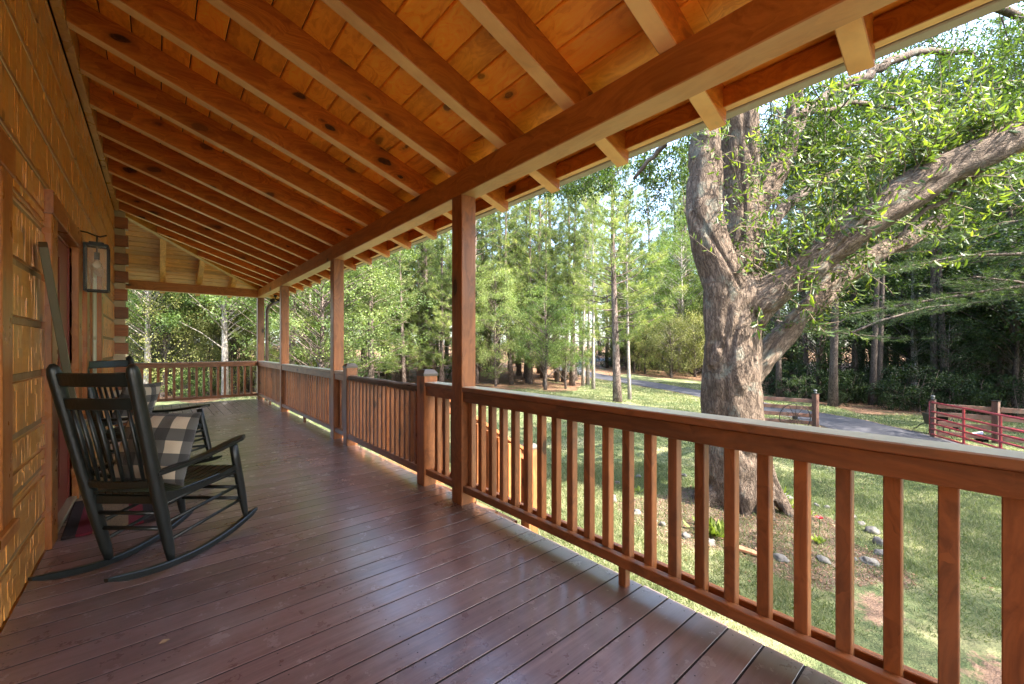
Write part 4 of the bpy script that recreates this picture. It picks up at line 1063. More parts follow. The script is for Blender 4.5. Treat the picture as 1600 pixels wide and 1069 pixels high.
protos['decC'] = dec_proto(13, 12, 2.4, 3.3, LM['dec'], BM['pale'], .14, 210, 130, .09)
protos['decS'] = dec_proto(14, 10, 1.6, 2.9, LM['shrub'], BM['dark'], .12, 150, 75, .12)
protos['cedar'] = dec_proto(15, 4.8, .15, 1.7, LM['cedar'], BM['dark'], .09, 150, 80, .07, name="cedar_tree", flat=1.2)
protos['shrub'] = dec_proto(16, 1.7, .0, 1.15, LM['shrub'], BM['dark'], .03, 70, 60, .075, name="shrub", nstem=3)
protos['shrubL'] = dec_proto(17, 1.5, .0, 1.1, LM['dec'], BM['dark'], .03, 60, 60, .07, name="shrub", nstem=3)
used = set()
def plant(kind, x, y, label, group, cat="tree", s=1.0, rz=None, sx=1.0):
    p = protos[kind]
    if kind in used: o = copy_tree(p)
    else: o = p; used.add(kind)
    o.location = (x, y, gz(x, y) - .03); o.rotation_euler = (R(rnd.uniform(-1.5, 1.5)), R(rnd.uniform(-1.5, 1.5)), rz if rz is not None else rnd.uniform(0, 6.28))
    o.scale = (s * sx, s * sx, s); tag(o, label, cat, group); return o

# ---- trees one can tell apart in the photograph: (pixel column, distance, kind, scale, width, label)
named = [
 (965, 17.2, 'pineA', 1.0, 1.0, "spreading young pine with sunlit needles standing alone on the lawn left of the big oak"),
 (984, 18.6, 'pineB', .72, .8, "thin pale-trunked pine just right of the spreading young pine"),
 (911, 25.5, 'pineB', .95, .8, "left tree of the clump of three slim pale pines by the driveway bend"),
 (918, 26.5, 'pineB', 1.0, .8, "middle tree of the clump of three slim pale pines by the driveway bend"),
 (927, 23.8, 'pineB', .9, .8, "right tree of the clump of three slim pale pines by the driveway bend"),
 (852, 21.6, 'decB', 1.0, 1.0, "small bushy broadleaf tree on the pine straw left of the three slim pines"),
 (884, 22.8, 'decB', .8, .85, "smaller broadleaf tree squeezed between the bushy tree and the three slim pines"),
 (880, 27.5, 'pineC', .95, .9, "tall straight pine rising behind the bushy tree left of the three slim pines"),
 (848, 29.0, 'pineC', 1.0, .9, "tall pine rising directly behind the small bushy broadleaf tree"),
 (800, 25.5, 'pineC', .9, .9, "tall pine with dark trunk to the right of the nearest porch post"),
 (775, 24.0, 'decA', .85, .85, "bright green broadleaf tree just right of the nearest porch post"),
 (716, 23.0, 'pineA', .85, .9, "sunlit pine partly hidden by the nearest porch post"),
 (745, 26.0, 'pineD', 1.2, .9, "rounded young pine farther back beside the bright green broadleaf tree near the nearest post"),
 (632, 23.5, 'pineD', 1.0, 1.0, "young bushy pine with a visible pale trunk above the gate"),
 (665, 26.0, 'pineC', .85, 1.0, "tall bushy pine to the right above the gate"),
 (608, 27.0, 'pineC', .8, 1.1, "tall bushy pine just right of the second porch post"),
 (690, 24.0, 'pineD', 1.1, 1.0, "rounded young pine close behind the gate newel"),
 (580, 18.5, 'pineD', 1.0, 1.2, "young fluffy pine just right of the second porch post"),
 (500, 16.0, 'decA', 1.05, 1.1, "pale green airy broadleaf tree between the second and third porch posts"),
 (455, 19.0, 'pineD', 1.2, 1.0, "fluffy pine behind the third porch post"),
 (352, 17.5, 'decC', .95, 1.0, "leafy tree with white trunk left of the corner post"),
 (290, 19.5, 'decC', 1.0, 1.1, "leafy tree behind the middle of the end railing"),
 (228, 17.5, 'decC', .9, 1.0, "leafy tree near the log corner of the house"),
 (402, 20.5, 'decC', 1.0, .8, "slender pale-trunked tree right behind the corner post"),
 (1048, 33.0, 'cedar', 1.05, 1.2, "dense yellow-green cedar left of the big oak trunk beyond the driveway"),
 (1085, 34.5, 'cedar', 1.15, 1.2, "dense cedar partly hidden by the big oak trunk"),
 (1008, 35.5, 'cedar', .9, 1.1, "low cedar beyond the driveway behind the thin pale pine"),
 (1301, 19.6, 'pineT', 1.0, .9, "thick dark pine trunk standing beside the driveway right of the rail fence post"),
 (1336, 24.0, 'pineT', .9, .9, "dark slim pine right of the thick trunk beside the driveway"),
 (1362, 21.5, 'pineT', .95, .8, "left trunk of a close pair of dark pines below the sawn back limb"),
 (1372, 22.3, 'pineT', .95, .8, "right trunk of a close pair of dark pines below the sawn back limb"),
 (1386, 26.0, 'pineT', .9, .9, "slim dark pine behind the close pair"),
 (1461, 22.0, 'pineT', 1.0, .9, "ivy-dark straight pine in line with the left end of the red gate"),
 (1480, 21.5, 'pineT', .98, .9, "straight brown pine just right of the one in line with the red gate's end"),
 (1558, 22.5, 'pineT', .9, .9, "slim pine in the shade above the fence post behind the red gate"),
 (1592, 20.5, 'pineT', 1.0, .9, "straight dark pine at the right edge of the picture"),
 (1262, 25.0, 'pineT', .9, .9, "dark pine trunk behind the rail fence post"),
 (1218, 23.0, 'pineT', .85, .9, "dark pine trunk just right of the big oak trunk"),
 (1206, 26.0, 'pineT', .95, .9, "dark pine mostly hidden behind the big oak trunk's right side"),
]
for (px, d, k, s, wx, lb_) in named:
    x, y, _ = G(px, d); plant(k, x, y, lb_, None, s=s, sx=wx)
# ---- the woods: everything farther back, looking alike
ZONES = [(205, "past the house corner"), (300, "in the left half of the end opening"), (415, "in the right half of the end opening"), (520, "between the second and third posts"),
         (640, "above the gate's far end"), (735, "above the gate's near end"), (820, "just right of the nearest post"), (915, "behind the small bushy tree"),
         (1000, "behind the lone spreading pine"), (1110, "left of the oak trunk"), (1240, "right behind the oak trunk"), (1340, "above the driveway gap"), (1440, "between driveway and red gate"),
         (1540, "above the red gate's left half"), (1620, "above the red gate's right half"), (1e9, "past the picture's right edge")]
KN = {'pineA': 'spreading pine', 'pineB': 'slim pine', 'pineC': 'tall pine', 'pineD': 'bushy young pine', 'pineT': 'high-crowned dark pine', 'pineU': 'dark feathery pine', 'decA': 'pale airy broadleaf tree', 'decB': 'small broadleaf tree',
      'decC': 'tall broadleaf tree', 'decS': 'dark broadleaf tree', 'cedar': 'dense cedar', 'shrub': 'dark leafy bush', 'shrubL': 'light green bush'}
def fill(n, px0, px1, d0, d1, kinds, label, group, s0=.8, s1=1.25, cat="tree", mind=1.6):
    pts = []; tries = 0
    while len(pts) < n and tries < n * 40:
        tries += 1; px = rnd.uniform(px0, px1); d = d0 + (d1 - d0) * rnd.random() ** 1.2; x, y, _ = G(px, d)
        if float(road_dist(np.array([x]), np.array([y]))[0]) < HW + 1.5: continue
        if cat == "tree" and 1190 < px < 1430 and 23 < d < 33: continue      # the sunlit gap beside the oak
        if any((x - a) ** 2 + (y - b) ** 2 < mind ** 2 for a, b in pts): continue
        k = rnd.choice(kinds); near = d < d0 + (d1 - d0) * .42
        zn = next(t for lim, t in ZONES if px < lim)
        c_ = "bush" if k.startswith('shrub') else "tree"
        pts.append((x, y)); plant(k, x, y, "%s%s%s, %s" % (label, KN[k], " standing nearer" if near else " farther back", zn), group, c_, rnd.uniform(s0, s1), sx=rnd.uniform(.85, 1.15))
fill(40, 560, 905, 25, 46, ['pineC', 'pineC', 'pineA', 'pineD', 'pineA', 'pineU'], "", "trees of the sunlit woods", .85, 1.3)
fill(34, 60, 560, 21, 38, ['decC', 'decA', 'pineC', 'decC'], "", "trees beyond the end of the porch")
fill(30, 905, 1180, 38, 62, ['pineC', 'pineA', 'decC', 'pineD', 'pineC'], "far ", "trees beyond the driveway bend", .9, 1.4)
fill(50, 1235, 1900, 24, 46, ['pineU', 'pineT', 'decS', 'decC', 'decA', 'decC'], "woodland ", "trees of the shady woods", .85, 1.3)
fill(22, 60, 1250, 58, 85, ['pineC', 'decC', 'pineU'], "distant ", "distant trees", 1.2, 1.6, mind=3)
fill(26, 60, 430, 17.5, 30, ['shrubL', 'shrub', 'cedar'], "low ", "bushes beyond the end railing", .7, 1.3, "bush", .8)
fill(22, 430, 890, 24, 38, ['shrubL', 'shrub', 'pineD'], "scattered low ", "bushes at the foot of the sunlit woods", .8, 1.5, "bush", .8)
fill(34, 900, 1200, 36, 50, ['shrub', 'shrubL', 'cedar', 'decB'], "far low ", "bushes on the far bank", 1.0, 1.8, "bush", 1)
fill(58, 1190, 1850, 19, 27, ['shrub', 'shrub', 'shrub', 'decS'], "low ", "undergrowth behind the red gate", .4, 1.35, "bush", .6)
fill(34, 1190, 1850, 27, 46, ['decB', 'cedar', 'shrub', 'decB'], "understory ", "understory of the shady woods", 1.2, 2.2, "tree", 1)
for i, (x, y, k, sc_) in enumerate(((7.2, -7.9, 'decC', 1.0), (11.0, -4.4, 'decS', 1.0), (14.5, -4.2, 'decC', .9), (4.6, -11.5, 'decC', 1.0))):
    plant(k, x, y, ["broad leafy tree on the lawn to the right of the picture", "leafy tree between the lawn and the driveway outside the picture", "taller leafy tree by the driveway outside the picture", "leafy tree behind the camera near the porch corner"][i], "shade trees outside the picture", s=sc_)
fill(12, 1720, 2300, 10.5, 19, ['decC', 'pineU', 'decS'], "roadside ", "shade trees outside the picture", 1.0, 1.4, mind=2.6)
fill(28, 1290, 1760, 24, 44, ['decC', 'pineU', 'decC'], "towering ", "tall trees of the shady woods", 1.35, 1.8)

# ================================================================== the big oak
oak = empty("oak_tree", (5.72, 2.12, -.95), 0, "massive old oak with forked trunk and a thick sawn limb reaching right, ringed by stones", "tree")
O0 = Vector(oak.location)
def US(l): return [(U(a, b, c), r_ * c / 648) for a, b, c, r_ in l]
limbs = [
 [(1154, 850, 5.5, 58), (1152, 812, 5.47, 50), (1149, 770, 5.45, 45), (1146, 720, 5.42, 45), (1144, 660, 5.42, 44), (1142, 590, 5.42, 41), (1143, 530, 5.42, 41), (1146, 470, 5.42, 42), (1148, 430, 5.45, 36)],
 [(1124, 570, 5.35, 21), (1122, 500, 5.32, 22), (1122, 440, 5.28, 25)],
 [(1160, 590, 5.36, 22), (1164, 525, 5.34, 24), (1168, 480, 5.3, 27)],
 [(1138, 470, 5.38, 34), (1124, 425, 5.3, 31), (1108, 370, 5.25, 27), (1099, 330, 5.25, 25), (1100, 280, 5.28, 24), (1102, 220, 5.3, 24), (1106, 130, 5.3, 24), (1110, 10, 5.3, 22), (1105, -160, 5.2, 18), (1090, -320, 5.1, 12)],
 [(1152, 450, 5.6, 36), (1158, 390, 5.75, 29), (1160, 330, 5.8, 28), (1158, 250, 5.8, 28), (1155, 180, 5.8, 28), (1150, 80, 5.8, 25), (1150, -60, 5.8, 21), (1160, -260, 5.9, 14)],
 [(1158, 520, 5.40, 24), (1182, 474, 5.28, 29), (1225, 442, 5.2, 27), (1275, 405, 5.1, 27), (1335, 356, 5.0, 29), (1400, 310, 4.9, 28), (1470, 268, 4.8, 28), (1540, 236, 4.7, 27), (1584, 216, 4.65, 26)],
 [(1170, 600, 5.6, 18), (1206, 545, 5.75, 19), (1250, 492, 5.95, 18), (1296, 446, 6.3, 17), (1350, 408, 6.7, 16), (1415, 374, 7.1, 14), (1468, 348, 7.3, 12)],
 [(1162, 360, 5.85, 20), (1195, 300, 6.0, 18), (1225, 245, 6.1, 17), (1238, 195, 6.2, 14), (1243, 150, 6.3, 12), (1235, 60, 6.5, 11), (1230, -80, 6.6, 9)],
]
thin = [
 [(1232, 190, 6.2, 9), (1290, 150, 6.4, 8), (1345, 122, 6.6, 7.5), (1400, 92, 6.8, 6.5), (1450, 78, 7, 5), (1520, 84, 7.2, 3)],
 [(1175, 372, 5.9, 9), (1240, 315, 6.2, 8.5), (1300, 275, 6.5, 7), (1380, 240, 6.8, 5), (1470, 190, 7, 3)],
 [(1104, 60, 5.4, 13), (1010, 60, 6.6, 9), (930, 130, 7.6, 7), (870, 190, 8.2, 5), (830, 240, 8.6, 3)],
 [(1104, 150, 5.4, 8), (1060, 190, 6.0, 6), (1030, 235, 6.4, 4), (990, 280, 6.7, 2.5)],
 [(1110, -60, 5.3, 14), (1230, -120, 5.2, 10), (1380, -100, 5.2, 8), (1540, -40, 5.3, 5), (1700, 0, 5.5, 3)],
 [(1150, -40, 5.8, 14), (1300, -60, 6.6, 10), (1450, -30, 7.2, 8), (1600, 30, 7.8, 5)],
 [(1105, -160, 5.2, 12), (980, -260, 5.0, 9), (820, -300, 5.2, 6)],
 [(1215, 265, 6.05, 6), (1260, 180, 6.3, 5), (1330, 160, 6.6, 4), (1400, 170, 6.9, 2.5)],
 [(1560, 232, 4.7, 5), (1500, 300, 4.9, 4), (1440, 330, 5.0, 3), (1400, 372, 5.05, 2)],
]
tmp = MB()
for L_ in limbs:
    P_ = US(L_)
    # densify
    pts, rs = [], []
    for (p, r0), (q, r1) in zip(P_[:-1], P_[1:]):
        for k_ in range(4): t = k_ / 4; pts.append(p.lerp(q, t) - O0); rs.append(r0 * (1 - t) + r1 * t)
    pts.append(P_[-1][0] - O0); rs.append(P_[-1][1]); tmp.tube(pts, rs, 24)
# root flare
for k_ in range(9):
    a = 6.28 * k_ / 9 + rnd.uniform(-.2, .2); c0 = Vector((0, 0, 0)); Rr = rnd.uniform(.55, .75)
    d_ = Vector((math.cos(a), math.sin(a), 0)); cx0 = Vector((U(1158, 812, 5.47).x, U(1158, 812, 5.47).y, gz(5.72, 2.12))) - O0
    tmp.tube([cx0 + d_ * .22 + Vector((0, 0, .55)), cx0 + d_ * .40 + Vector((0, 0, .16)), cx0 + d_ * Rr * .8 + Vector((0, 0, -.02)), cx0 + d_ * Rr * 1.1 + Vector((0, 0, -.12))], [.16, .13, .07, .03], 10)
tob = tmp.build("trunk", BM['oak'], None)
md = tob.modifiers.new("r", 'REMESH'); md.mode = 'VOXEL'; md.voxel_size = .022; md.adaptivity = 0
sm = tob.modifiers.new("s", 'SMOOTH'); sm.factor = .5; sm.iterations = 10
bpy.context.view_layer.update()
me2 = bpy.data.meshes.new_from_object(tob.evaluated_get(bpy.context.evaluated_depsgraph_get()))
bpy.data.objects.remove(tob)
nv = len(me2.vertices); co = np.empty(nv * 3, dtype=np.float32); me2.vertices.foreach_get("co", co); co = co.reshape(-1, 3)
no = np.empty(nv * 3, dtype=np.float32); me2.vertex_normals.foreach_get("vector", no); no = no.reshape(-1, 3)
# folds, burls and bark ridges that follow the grain
from mathutils import noise as mn
SP, SX, SY, ST, SR, SLn = [], [], [], [], [], []
for li, L_ in enumerate(limbs):
    P_ = US(L_); pts, rs = [], []
    for (p, r0), (q, r1) in zip(P_[:-1], P_[1:]):
        for k_ in range(6): t = k_ / 6; pts.append(p.lerp(q, t) - O0); rs.append(r0 * (1 - t) + r1 * t)
    t0 = (pts[1] - pts[0]).normalized(); x_ = Vector((1, 0, 0)); x_ = (x_ - t0 * x_.dot(t0)).normalized(); acc = 3.7 * li
    for i, p in enumerate(pts):
        t = (pts[min(i + 1, len(pts) - 1)] - pts[max(i - 1, 0)]).normalized(); x_ = (x_ - t * x_.dot(t)).normalized()
        if i: acc += (p - pts[i - 1]).length
        SP.append(p[:]); SX.append(x_[:]); SY.append(t.cross(x_)[:]); ST.append(t[:]); SR.append(rs[i]); SLn.append(acc)
SP, SX, SY, ST, SR, SLn = map(np.array, (SP, SX, SY, ST, SR, SLn)); grain = np.empty((nv, 4), dtype=np.float32)
for i0 in range(0, nv, 20000):
    q = co[i0:i0 + 20000]; dd_ = np.linalg.norm(q[:, None] - SP[None], axis=2) / SR[None]; k_ = dd_.argmin(1); v_ = q - SP[k_]
    grain[i0:i0 + 20000, 0] = (v_ * SX[k_]).sum(1); grain[i0:i0 + 20000, 1] = (v_ * SY[k_]).sum(1); grain[i0:i0 + 20000, 2] = SLn[k_] + (v_ * ST[k_]).sum(1); grain[i0:i0 + 20000, 3] = 1
ga = me2.attributes.new("grain", 'FLOAT_VECTOR', 'POINT'); ga.data.foreach_set("vector", np.ascontiguousarray(grain[:, :3]).ravel())
disp = np.empty(nv, dtype=np.float32)
for i in range(nv):
    p = co[i]; h_ = grain[i]
    a = mn.noise((p[0] * 2.4, p[1] * 2.4, p[2] * 1.3)) * .05 + mn.noise((p[0] * 6, p[1] * 6, p[2] * 5 + 4)) * .012
    f = mn.noise((h_[0] * 10, h_[1] * 10, h_[2] * 1.1 + 3)) * .016
    q = mn.noise((h_[0] * 30, h_[1] * 30, h_[2] * 5 + 9)); w3 = abs(mn.noise((h_[0] * 3.2 + 1.3, h_[1] * 3.2, h_[2] * .8))); disp[i] = a + f + (abs(q) - .25) * .010 - max(0, .12 - w3) * .30
co = co + no * disp[:, None]
me2.vertices.foreach_set("co", co.ravel()); me2.polygons.foreach_set("use_smooth", np.ones(len(me2.polygons), dtype=bool)); me2.update()
me2.materials.clear(); me2.materials.append(BM['oak'])
o = bpy.data.objects.new("trunk", me2); C.objects.link(o); o.parent = oak
# pale sawn faces
cut = MB(); cut.mi = 0
def sawn(l, k):
    p, r0 = l[-1]; q = l[-2][0]; t = (p - q).normalized(); x = Vector((0, 0, 1)).cross(t).normalized(); y = t.cross(x)
    vs = [p + t * .022 - O0] + [p + t * .012 - O0 + (x * math.cos(6.28 * j / 24) + y * math.sin(6.28 * j / 24)) * r0 * (.98 + .05 * math.sin(j * 2.1)) for j in range(24)]
    b_ = MB(); b_.add(vs, [[0, 1 + j, 1 + (j + 1) % 24] for j in range(24)]); b_.build("sawn_end", k, oak)
sw = simple("sawn_wood", (.50, .38, .28), .85, var=.3, scale=12, bump=.5, bscale=30)
sawn(US(limbs[5]), sw); sawn(US(limbs[6]), sw)
tb = MB()
for L_ in thin:
    P_ = US(L_); pts, rs = [], []
    for (p, r0), (q, r1) in zip(P_[:-1], P_[1:]):
        for k_ in range(5): t = k_ / 5; j = Vector((rnd.gauss(0, 1), rnd.gauss(0, 1), rnd.gauss(0, 1))) * r0 * .35; pts.append(p.lerp(q, t) - O0 + j); rs.append(r0 * (1 - t) + r1 * t)
    pts.append(P_[-1][0] - O0); rs.append(P_[-1][1]); tb.tube(pts, rs, 10)
tb.build("branches", BM['oakthin'], oak, smooth=True)

ro = np.random.default_rng(21)
tw = MB(); LP, LD, LS, LL = [], [], [], []
def spray(p0, dr, ln, nl, big=.11, droop=.25):
    """a twig with alternate lance-shaped leaves"""
    p0 = Vector(p0); dr = Vector(dr).normalized(); pts = [p0]; d_ = dr.copy(); n_ = 5
    for i in range(n_):
        d_ = (d_ + Vector(tuple(ro.normal(size=3) * .16)) + Vector((0, 0, -droop * .25))).normalized(); pts.append(pts[-1] + d_ * ln / n_)
    tw.tube(pts, [.006, .005, .004, .0035, .003, .002], 4, caps=False)
    for i in range(nl):
        q = .15 + .85 * i / nl; k_ = min(n_ - 1, int(q * n_)); p = pts[k_].lerp(pts[k_ + 1], q * n_ - k_); ax = (pts[k_ + 1] - pts[k_]).normalized()
        sd_ = Vector(tuple(ro.normal(size=3))); sd_ = (sd_ - ax * sd_.dot(ax)).normalized()
        ld = (ax * ro.uniform(.35, .9) + sd_ + Vector((0, 0, ro.uniform(-.45, .2)))).normalized()
        s_ = ld.cross(Vector(tuple(ro.normal(size=3) * .5)) + Vector((0, 0, 1))).normalized()
        LP.append(tuple(p)); LD.append(tuple(ld)); LS.append(tuple(s_)); LL.append(big * ro.uniform(.55, 1.2))
RL = US(limbs[5])
for i in range(190):     # shoots along the upper side of the sawn limb
    q = ro.uniform(.12, .97) ** .9 * (len(RL) - 1); k_ = int(q); k_ = min(k_, len(RL) - 2); p = RL[k_][0].lerp(RL[k_ + 1][0], q - k_); r0 = RL[k_][1]
    up = Vector((ro.normal() * .55, ro.normal() * .55, 1.0)).normalized() if ro.random() < .8 else Vector((ro.normal(), ro.normal(), -.6)).normalized()
    spray(p + up * r0 * .9 - O0, up, ro.uniform(.25, .75), int(ro.integers(10, 20)), .115)
# shoots between the limbs and the stems, and the leafy screen above the limb
for (n_, x0, x1, y0, y1, d0, d1, big) in ((190, 1260, 1660, 130, 330, 5.0, 6.4, .12), (90, 1190, 1360, 230, 430, 5.3, 6.4, .105), (30, 1200, 1330, 440, 520, 5.6, 6.2, .08), (40, 1290, 1480, 330, 420, 6.0, 6.6, .09), (34, 1115, 1190, 220, 430, 4.95, 5.3, .085), (40, 1080, 1260, 150, 260, 4.9, 5.6, .09), (24, 1380, 1640, 270, 400, 4.9, 5.6, .11)):
    for i in range(n_):
        spray(U(ro.uniform(x0, x1), ro.uniform(y0, y1), ro.uniform(d0, d1)) - O0, (ro.normal(), ro.normal(), ro.normal() * .5 + .2), ro.uniform(.25, .6), int(ro.integers(9, 17)), big)
vs, f = leaf_geo(np.array(LP), np.array(LD), np.array(LS), np.array(LL), np.array(LL) * .27, .3)
rv_ = ro.uniform(0, 1, len(LP)); np_mesh("foliage", vs, f, LM['oak'], oak, np.concatenate([rv_, rv_]))
tw.build("twigs", simple("twig_bark", (.14, .10, .06), .8), oak)
# higher canopy: denser, smaller leaves hung in clumps
P4, V4 = [], []
def clump(c, r_, n_, flat=.6):
    off = rdir(ro, n_) * (ro.uniform(0, 1, (n_, 1)) ** .5) * r_; off[:, 2] *= flat; P4.append(np.array(tuple(Vector(c) - O0)) + off); V4.append(np.clip(ro.uniform(0, 1) * .5 + ro.uniform(0, .5, n_), 0, 1))
tw2 = MB()
def screen(n_, x0, x1, yf0, yf1, d0, d1, r_, per):
    for i in range(n_):
        x = ro.uniform(x0, x1); u = (x - x0) / (x1 - x0); y = ro.uniform(yf0(u), yf1(u)); d = ro.uniform(d0, d1); c = U(x, y, d)
        clump(c, r_ * ro.uniform(.6, 1.2), per)
        if i % 2 == 0:
            e2 = c + Vector((ro.normal() * .3, ro.normal() * .3, ro.uniform(.1, .5))) - O0
            tw2.tube([c - O0 - Vector((0, 0, .2)), c - O0, e2], [.003, .006, .012], 4, caps=False)
screen(440, 1150, 1700, lambda u: 235 - 250 * u, lambda u: 290 - 60 * u, 6.4, 9.0, .36, 85)
screen(90, 820, 1085, lambda u: 300 - 90 * u, lambda u: 305 + 0 * u, 7.5, 9.2, .30, 75)
screen(26, 1000, 1090, lambda u: 240 - 30 * u, lambda u: 350 + 0 * u, 7.5, 9.2, .28, 75)
screen(150, 850, 1900, lambda u: -520, lambda u: 140 - 260 * u, 5.5, 9.5, .45, 70)
screen(120, 1150, 1720, lambda u: 60 - 200 * u, lambda u: 300 - 60 * u, 9.0, 12.5, .6, 110)
screen(40, 1180, 1330, lambda u: 60, lambda u: 240, 5.6, 6.6, .25, 60)
screen(150, 1380, 1760, lambda u: -80, lambda u: 190, 6.5, 10.5, .42, 95)
screen(26, 1110, 1250, lambda u: 180, lambda u: 330, 6.6, 8.0, .28, 60)
P4 = np.concatenate(P4); n_ = len(P4); D4 = unit(rdir(ro, n_) + np.array([0, 0, -.3])); S4 = unit(np.cross(D4, unit(np.array([0, 0, 1.0]) + rdir(ro, n_) * .7)))
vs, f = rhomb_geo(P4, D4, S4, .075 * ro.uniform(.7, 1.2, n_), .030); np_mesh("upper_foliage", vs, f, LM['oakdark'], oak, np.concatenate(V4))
tw2.build("upper_twigs", simple("dark_twig", (.06, .045, .035), .8), oak)

# ---- pine just outside the picture whose boughs hang in from the right
bp = empty("pine_tree", G(1790, 12.0), 0, "pine at the right edge whose long feathery boughs hang in above the red gate", "tree")
B0 = Vector(bp.location); tk = MB()
tk.tube([(0, 0, -.3), (0, 0, 4), (.1, .05, 9), (0, .1, 14)], [.24, .2, .15, .03], 10)
TP, TD = [], []
for (pts_) in ([(1790, 350, 12), (1640, 395, 11.5), (1500, 400, 11.3), (1400, 420, 11.2), (1340, 428, 11.1)], [(1790, 400, 12), (1660, 440, 11.5), (1540, 455, 11.2), (1450, 470, 11), (1330, 490, 11)],
               [(1790, 300, 12.4), (1660, 330, 12.6), (1560, 352, 12.7), (1480, 372, 12.8)], [(1790, 480, 12.0), (1700, 470, 11.4), (1590, 440, 11.0), (1520, 432, 10.8)],
               [(1330, 520, 16), (1380, 500, 16), (1450, 480, 16.5), (1560, 470, 17)], [(1210, 500, 17.5), (1250, 512, 17.3), (1310, 520, 17.2), (1390, 528, 17)]):
    w3 = [U(*p) - B0 for p in pts_]; seg = []
    for p, q in zip(w3[:-1], w3[1:]):
        for k_ in range(6): seg.append(p.lerp(q, k_ / 6))
    seg.append(w3[-1]); tk.tube(seg, [.05 * (1 - .8 * i / len(seg)) + .006 for i in range(len(seg))], 6, caps=False)
    for i in range(3, len(seg)):
        ax = (seg[i] - seg[i - 1]).normalized(); side = Vector((-ax.y, ax.x, 0)).normalized()
        for sg in (-1, 1):
            for rr_ in (.25, .5, .8, 1.1):
                if ro.random() < .25: continue
                e2 = seg[i] + side * sg * rr_ * ro.uniform(.7, 1.2) + ax * rr_ * .5 + Vector((0, 0, ro.uniform(-.12, .1)))
                if rr_ > .7: tk.tube([seg[i], e2], [.008, .004], 3, caps=False)
                TP.append(tuple(e2)); TD.append(tuple((side * sg * .5 + ax * .8 + Vector((0, 0, .15))).normalized()))
for z in np.arange(5.5, 14, .45):
    for j in range(4):
        a = ro.uniform(0, 6.28); L_ = (14.3 - z) * .33; d_ = Vector((math.cos(a), math.sin(a), .2)); tk.tube([(0, 0, z), tuple(Vector((0, 0, z)) + d_ * L_)], [.03, .008], 5, caps=False)
        for q in np.linspace(.35, 1, 7): TP.append(tuple(Vector((0, 0, z)) + d_ * L_ * q + Vector(tuple(ro.normal(size=3) * .15)))); TD.append(tuple(d_.normalized()))
tk.build("trunk", BM['dark'], bp, smooth=True)
T_ = np.array(TP); A_ = np.array(TD); k_ = 34; P_ = np.repeat(T_, k_, 0); A_ = np.repeat(A_, k_, 0); n_ = len(P_)
P_ = P_ - A_ * ro.uniform(0, .3, (n_, 1)); D_ = unit(A_ * .9 + rdir(ro, n_) * .75); S_ = unit(np.cross(D_, rdir(ro, n_)))
vs, f = needle_geo(P_, D_, S_, .19 * ro.uniform(.7, 1.15, n_), .009); np_mesh("boughs", vs, f, LM['pinedark'], bp, ro.uniform(0, 1, n_))

# ---- grass
def blades(name, n, d0, d1, ln, wd, seed):
    r = np.random.default_rng(seed); X, Y = [], []; m = 0
    while m < n:
        d = np.sqrt(r.uniform(d0 ** 2, d1 ** 2, n)); t = r.uniform(-1.1, 1.45, n); x = d * (sy + t * cy_); y = d * (cy_ - t * sy)
        keep = (x > 1.95) & (y > -6)
        keep &= road_dist(x, y) > HW + .05
        keep &= (straw_mask(x, y) < r.uniform(0, 1, n)); keep &= (bed_mask(x, y) < r.uniform(.0, 1.6, n) ** 2)
        dens = .5 + .5 * np.sin(x * 2.1 + 1.3 * np.sin(y * 1.7)) * np.cos(y * 2.6 + np.sin(x * 1.1)); keep &= (dens + .35 > r.uniform(0, 1, n))
        clay_ = np.clip(1 - np.hypot((x - 4.4) / .75, (y - .62) / .38), 0, 1) + np.clip(1 - np.hypot((x - 4.1) / .6, (y - .0) / .4), 0, 1); keep &= clay_ * 1.6 < r.uniform(0, 1, n)
        X.append(x[keep]); Y.append(y[keep]); m += keep.sum()
    X = np.concatenate(X)[:n]; Y = np.concatenate(Y)[:n]; P = np.stack([X, Y, g_np(X, Y) - .004], 1)
    D = unit(np.array([0, 0, 1.0]) * .8 + rdir(r, n) * .75); D[:, 2] = np.abs(D[:, 2]) * .8 + .15; D = unit(D); S = unit(np.cross(D, rdir(r, n)))
    pat = .5 + .5 * np.sin(X * .9 + 2 * np.sin(Y * .7)) * np.cos(Y * 1.1)
    vs, f = needle_geo(P, D, S, ln * r.uniform(.5, 1.35, n) * (.7 + .6 * pat), wd * r.uniform(.7, 1.3, n))
    o = np_mesh(name, vs, f, LM['grass'], None, np.clip(r.uniform(0, 1, n) * .75 + pat * .25, 0, 1)); tag(o, "short patchy lawn grass on the slope beside the porch", "grass", None, 'stuff')
blades("grass", 190000, 3.0, 7.5, .062, .0065, 31)
blades("grass", 110000, 7.5, 14, .055, .011, 32)
blades("grass", 90000, 14, 30, .07, .028, 33)
# leaf litter and needles on the straw
def litter(name, n, d0, d1, tr, L, W, col, label, cond):
    r = np.random.default_rng(n); d = np.sqrt(r.uniform(d0 ** 2, d1 ** 2, n)); t = r.uniform(tr[0], tr[1], n); x = d * (sy + t * cy_); y = d * (cy_ - t * sy)
    k_ = cond(x, y, r, n); x, y = x[k_], y[k_]; n = len(x); P = np.stack([x, y, g_np(x, y) + .006], 1); D = unit(rdir(r, n) * np.array([1, 1, .25])); S = unit(np.cross(D, np.array([0, 0, 1.0]) + rdir(r, n) * .3))
    vs, f = rhomb_geo(P, D, S, L * r.uniform(.6, 1.3, n), W); o = np_mesh(name, vs, f, col, None, r.uniform(0, 1, n)); tag(o, label, "leaf litter", None, 'stuff')
LIT = leaf_mat("dry_litter", [(0, (.10, .05, .03)), (.6, (.22, .12, .07)), (1, (.36, .26, .17))], .1, .8, (1, 1, 1), 0)
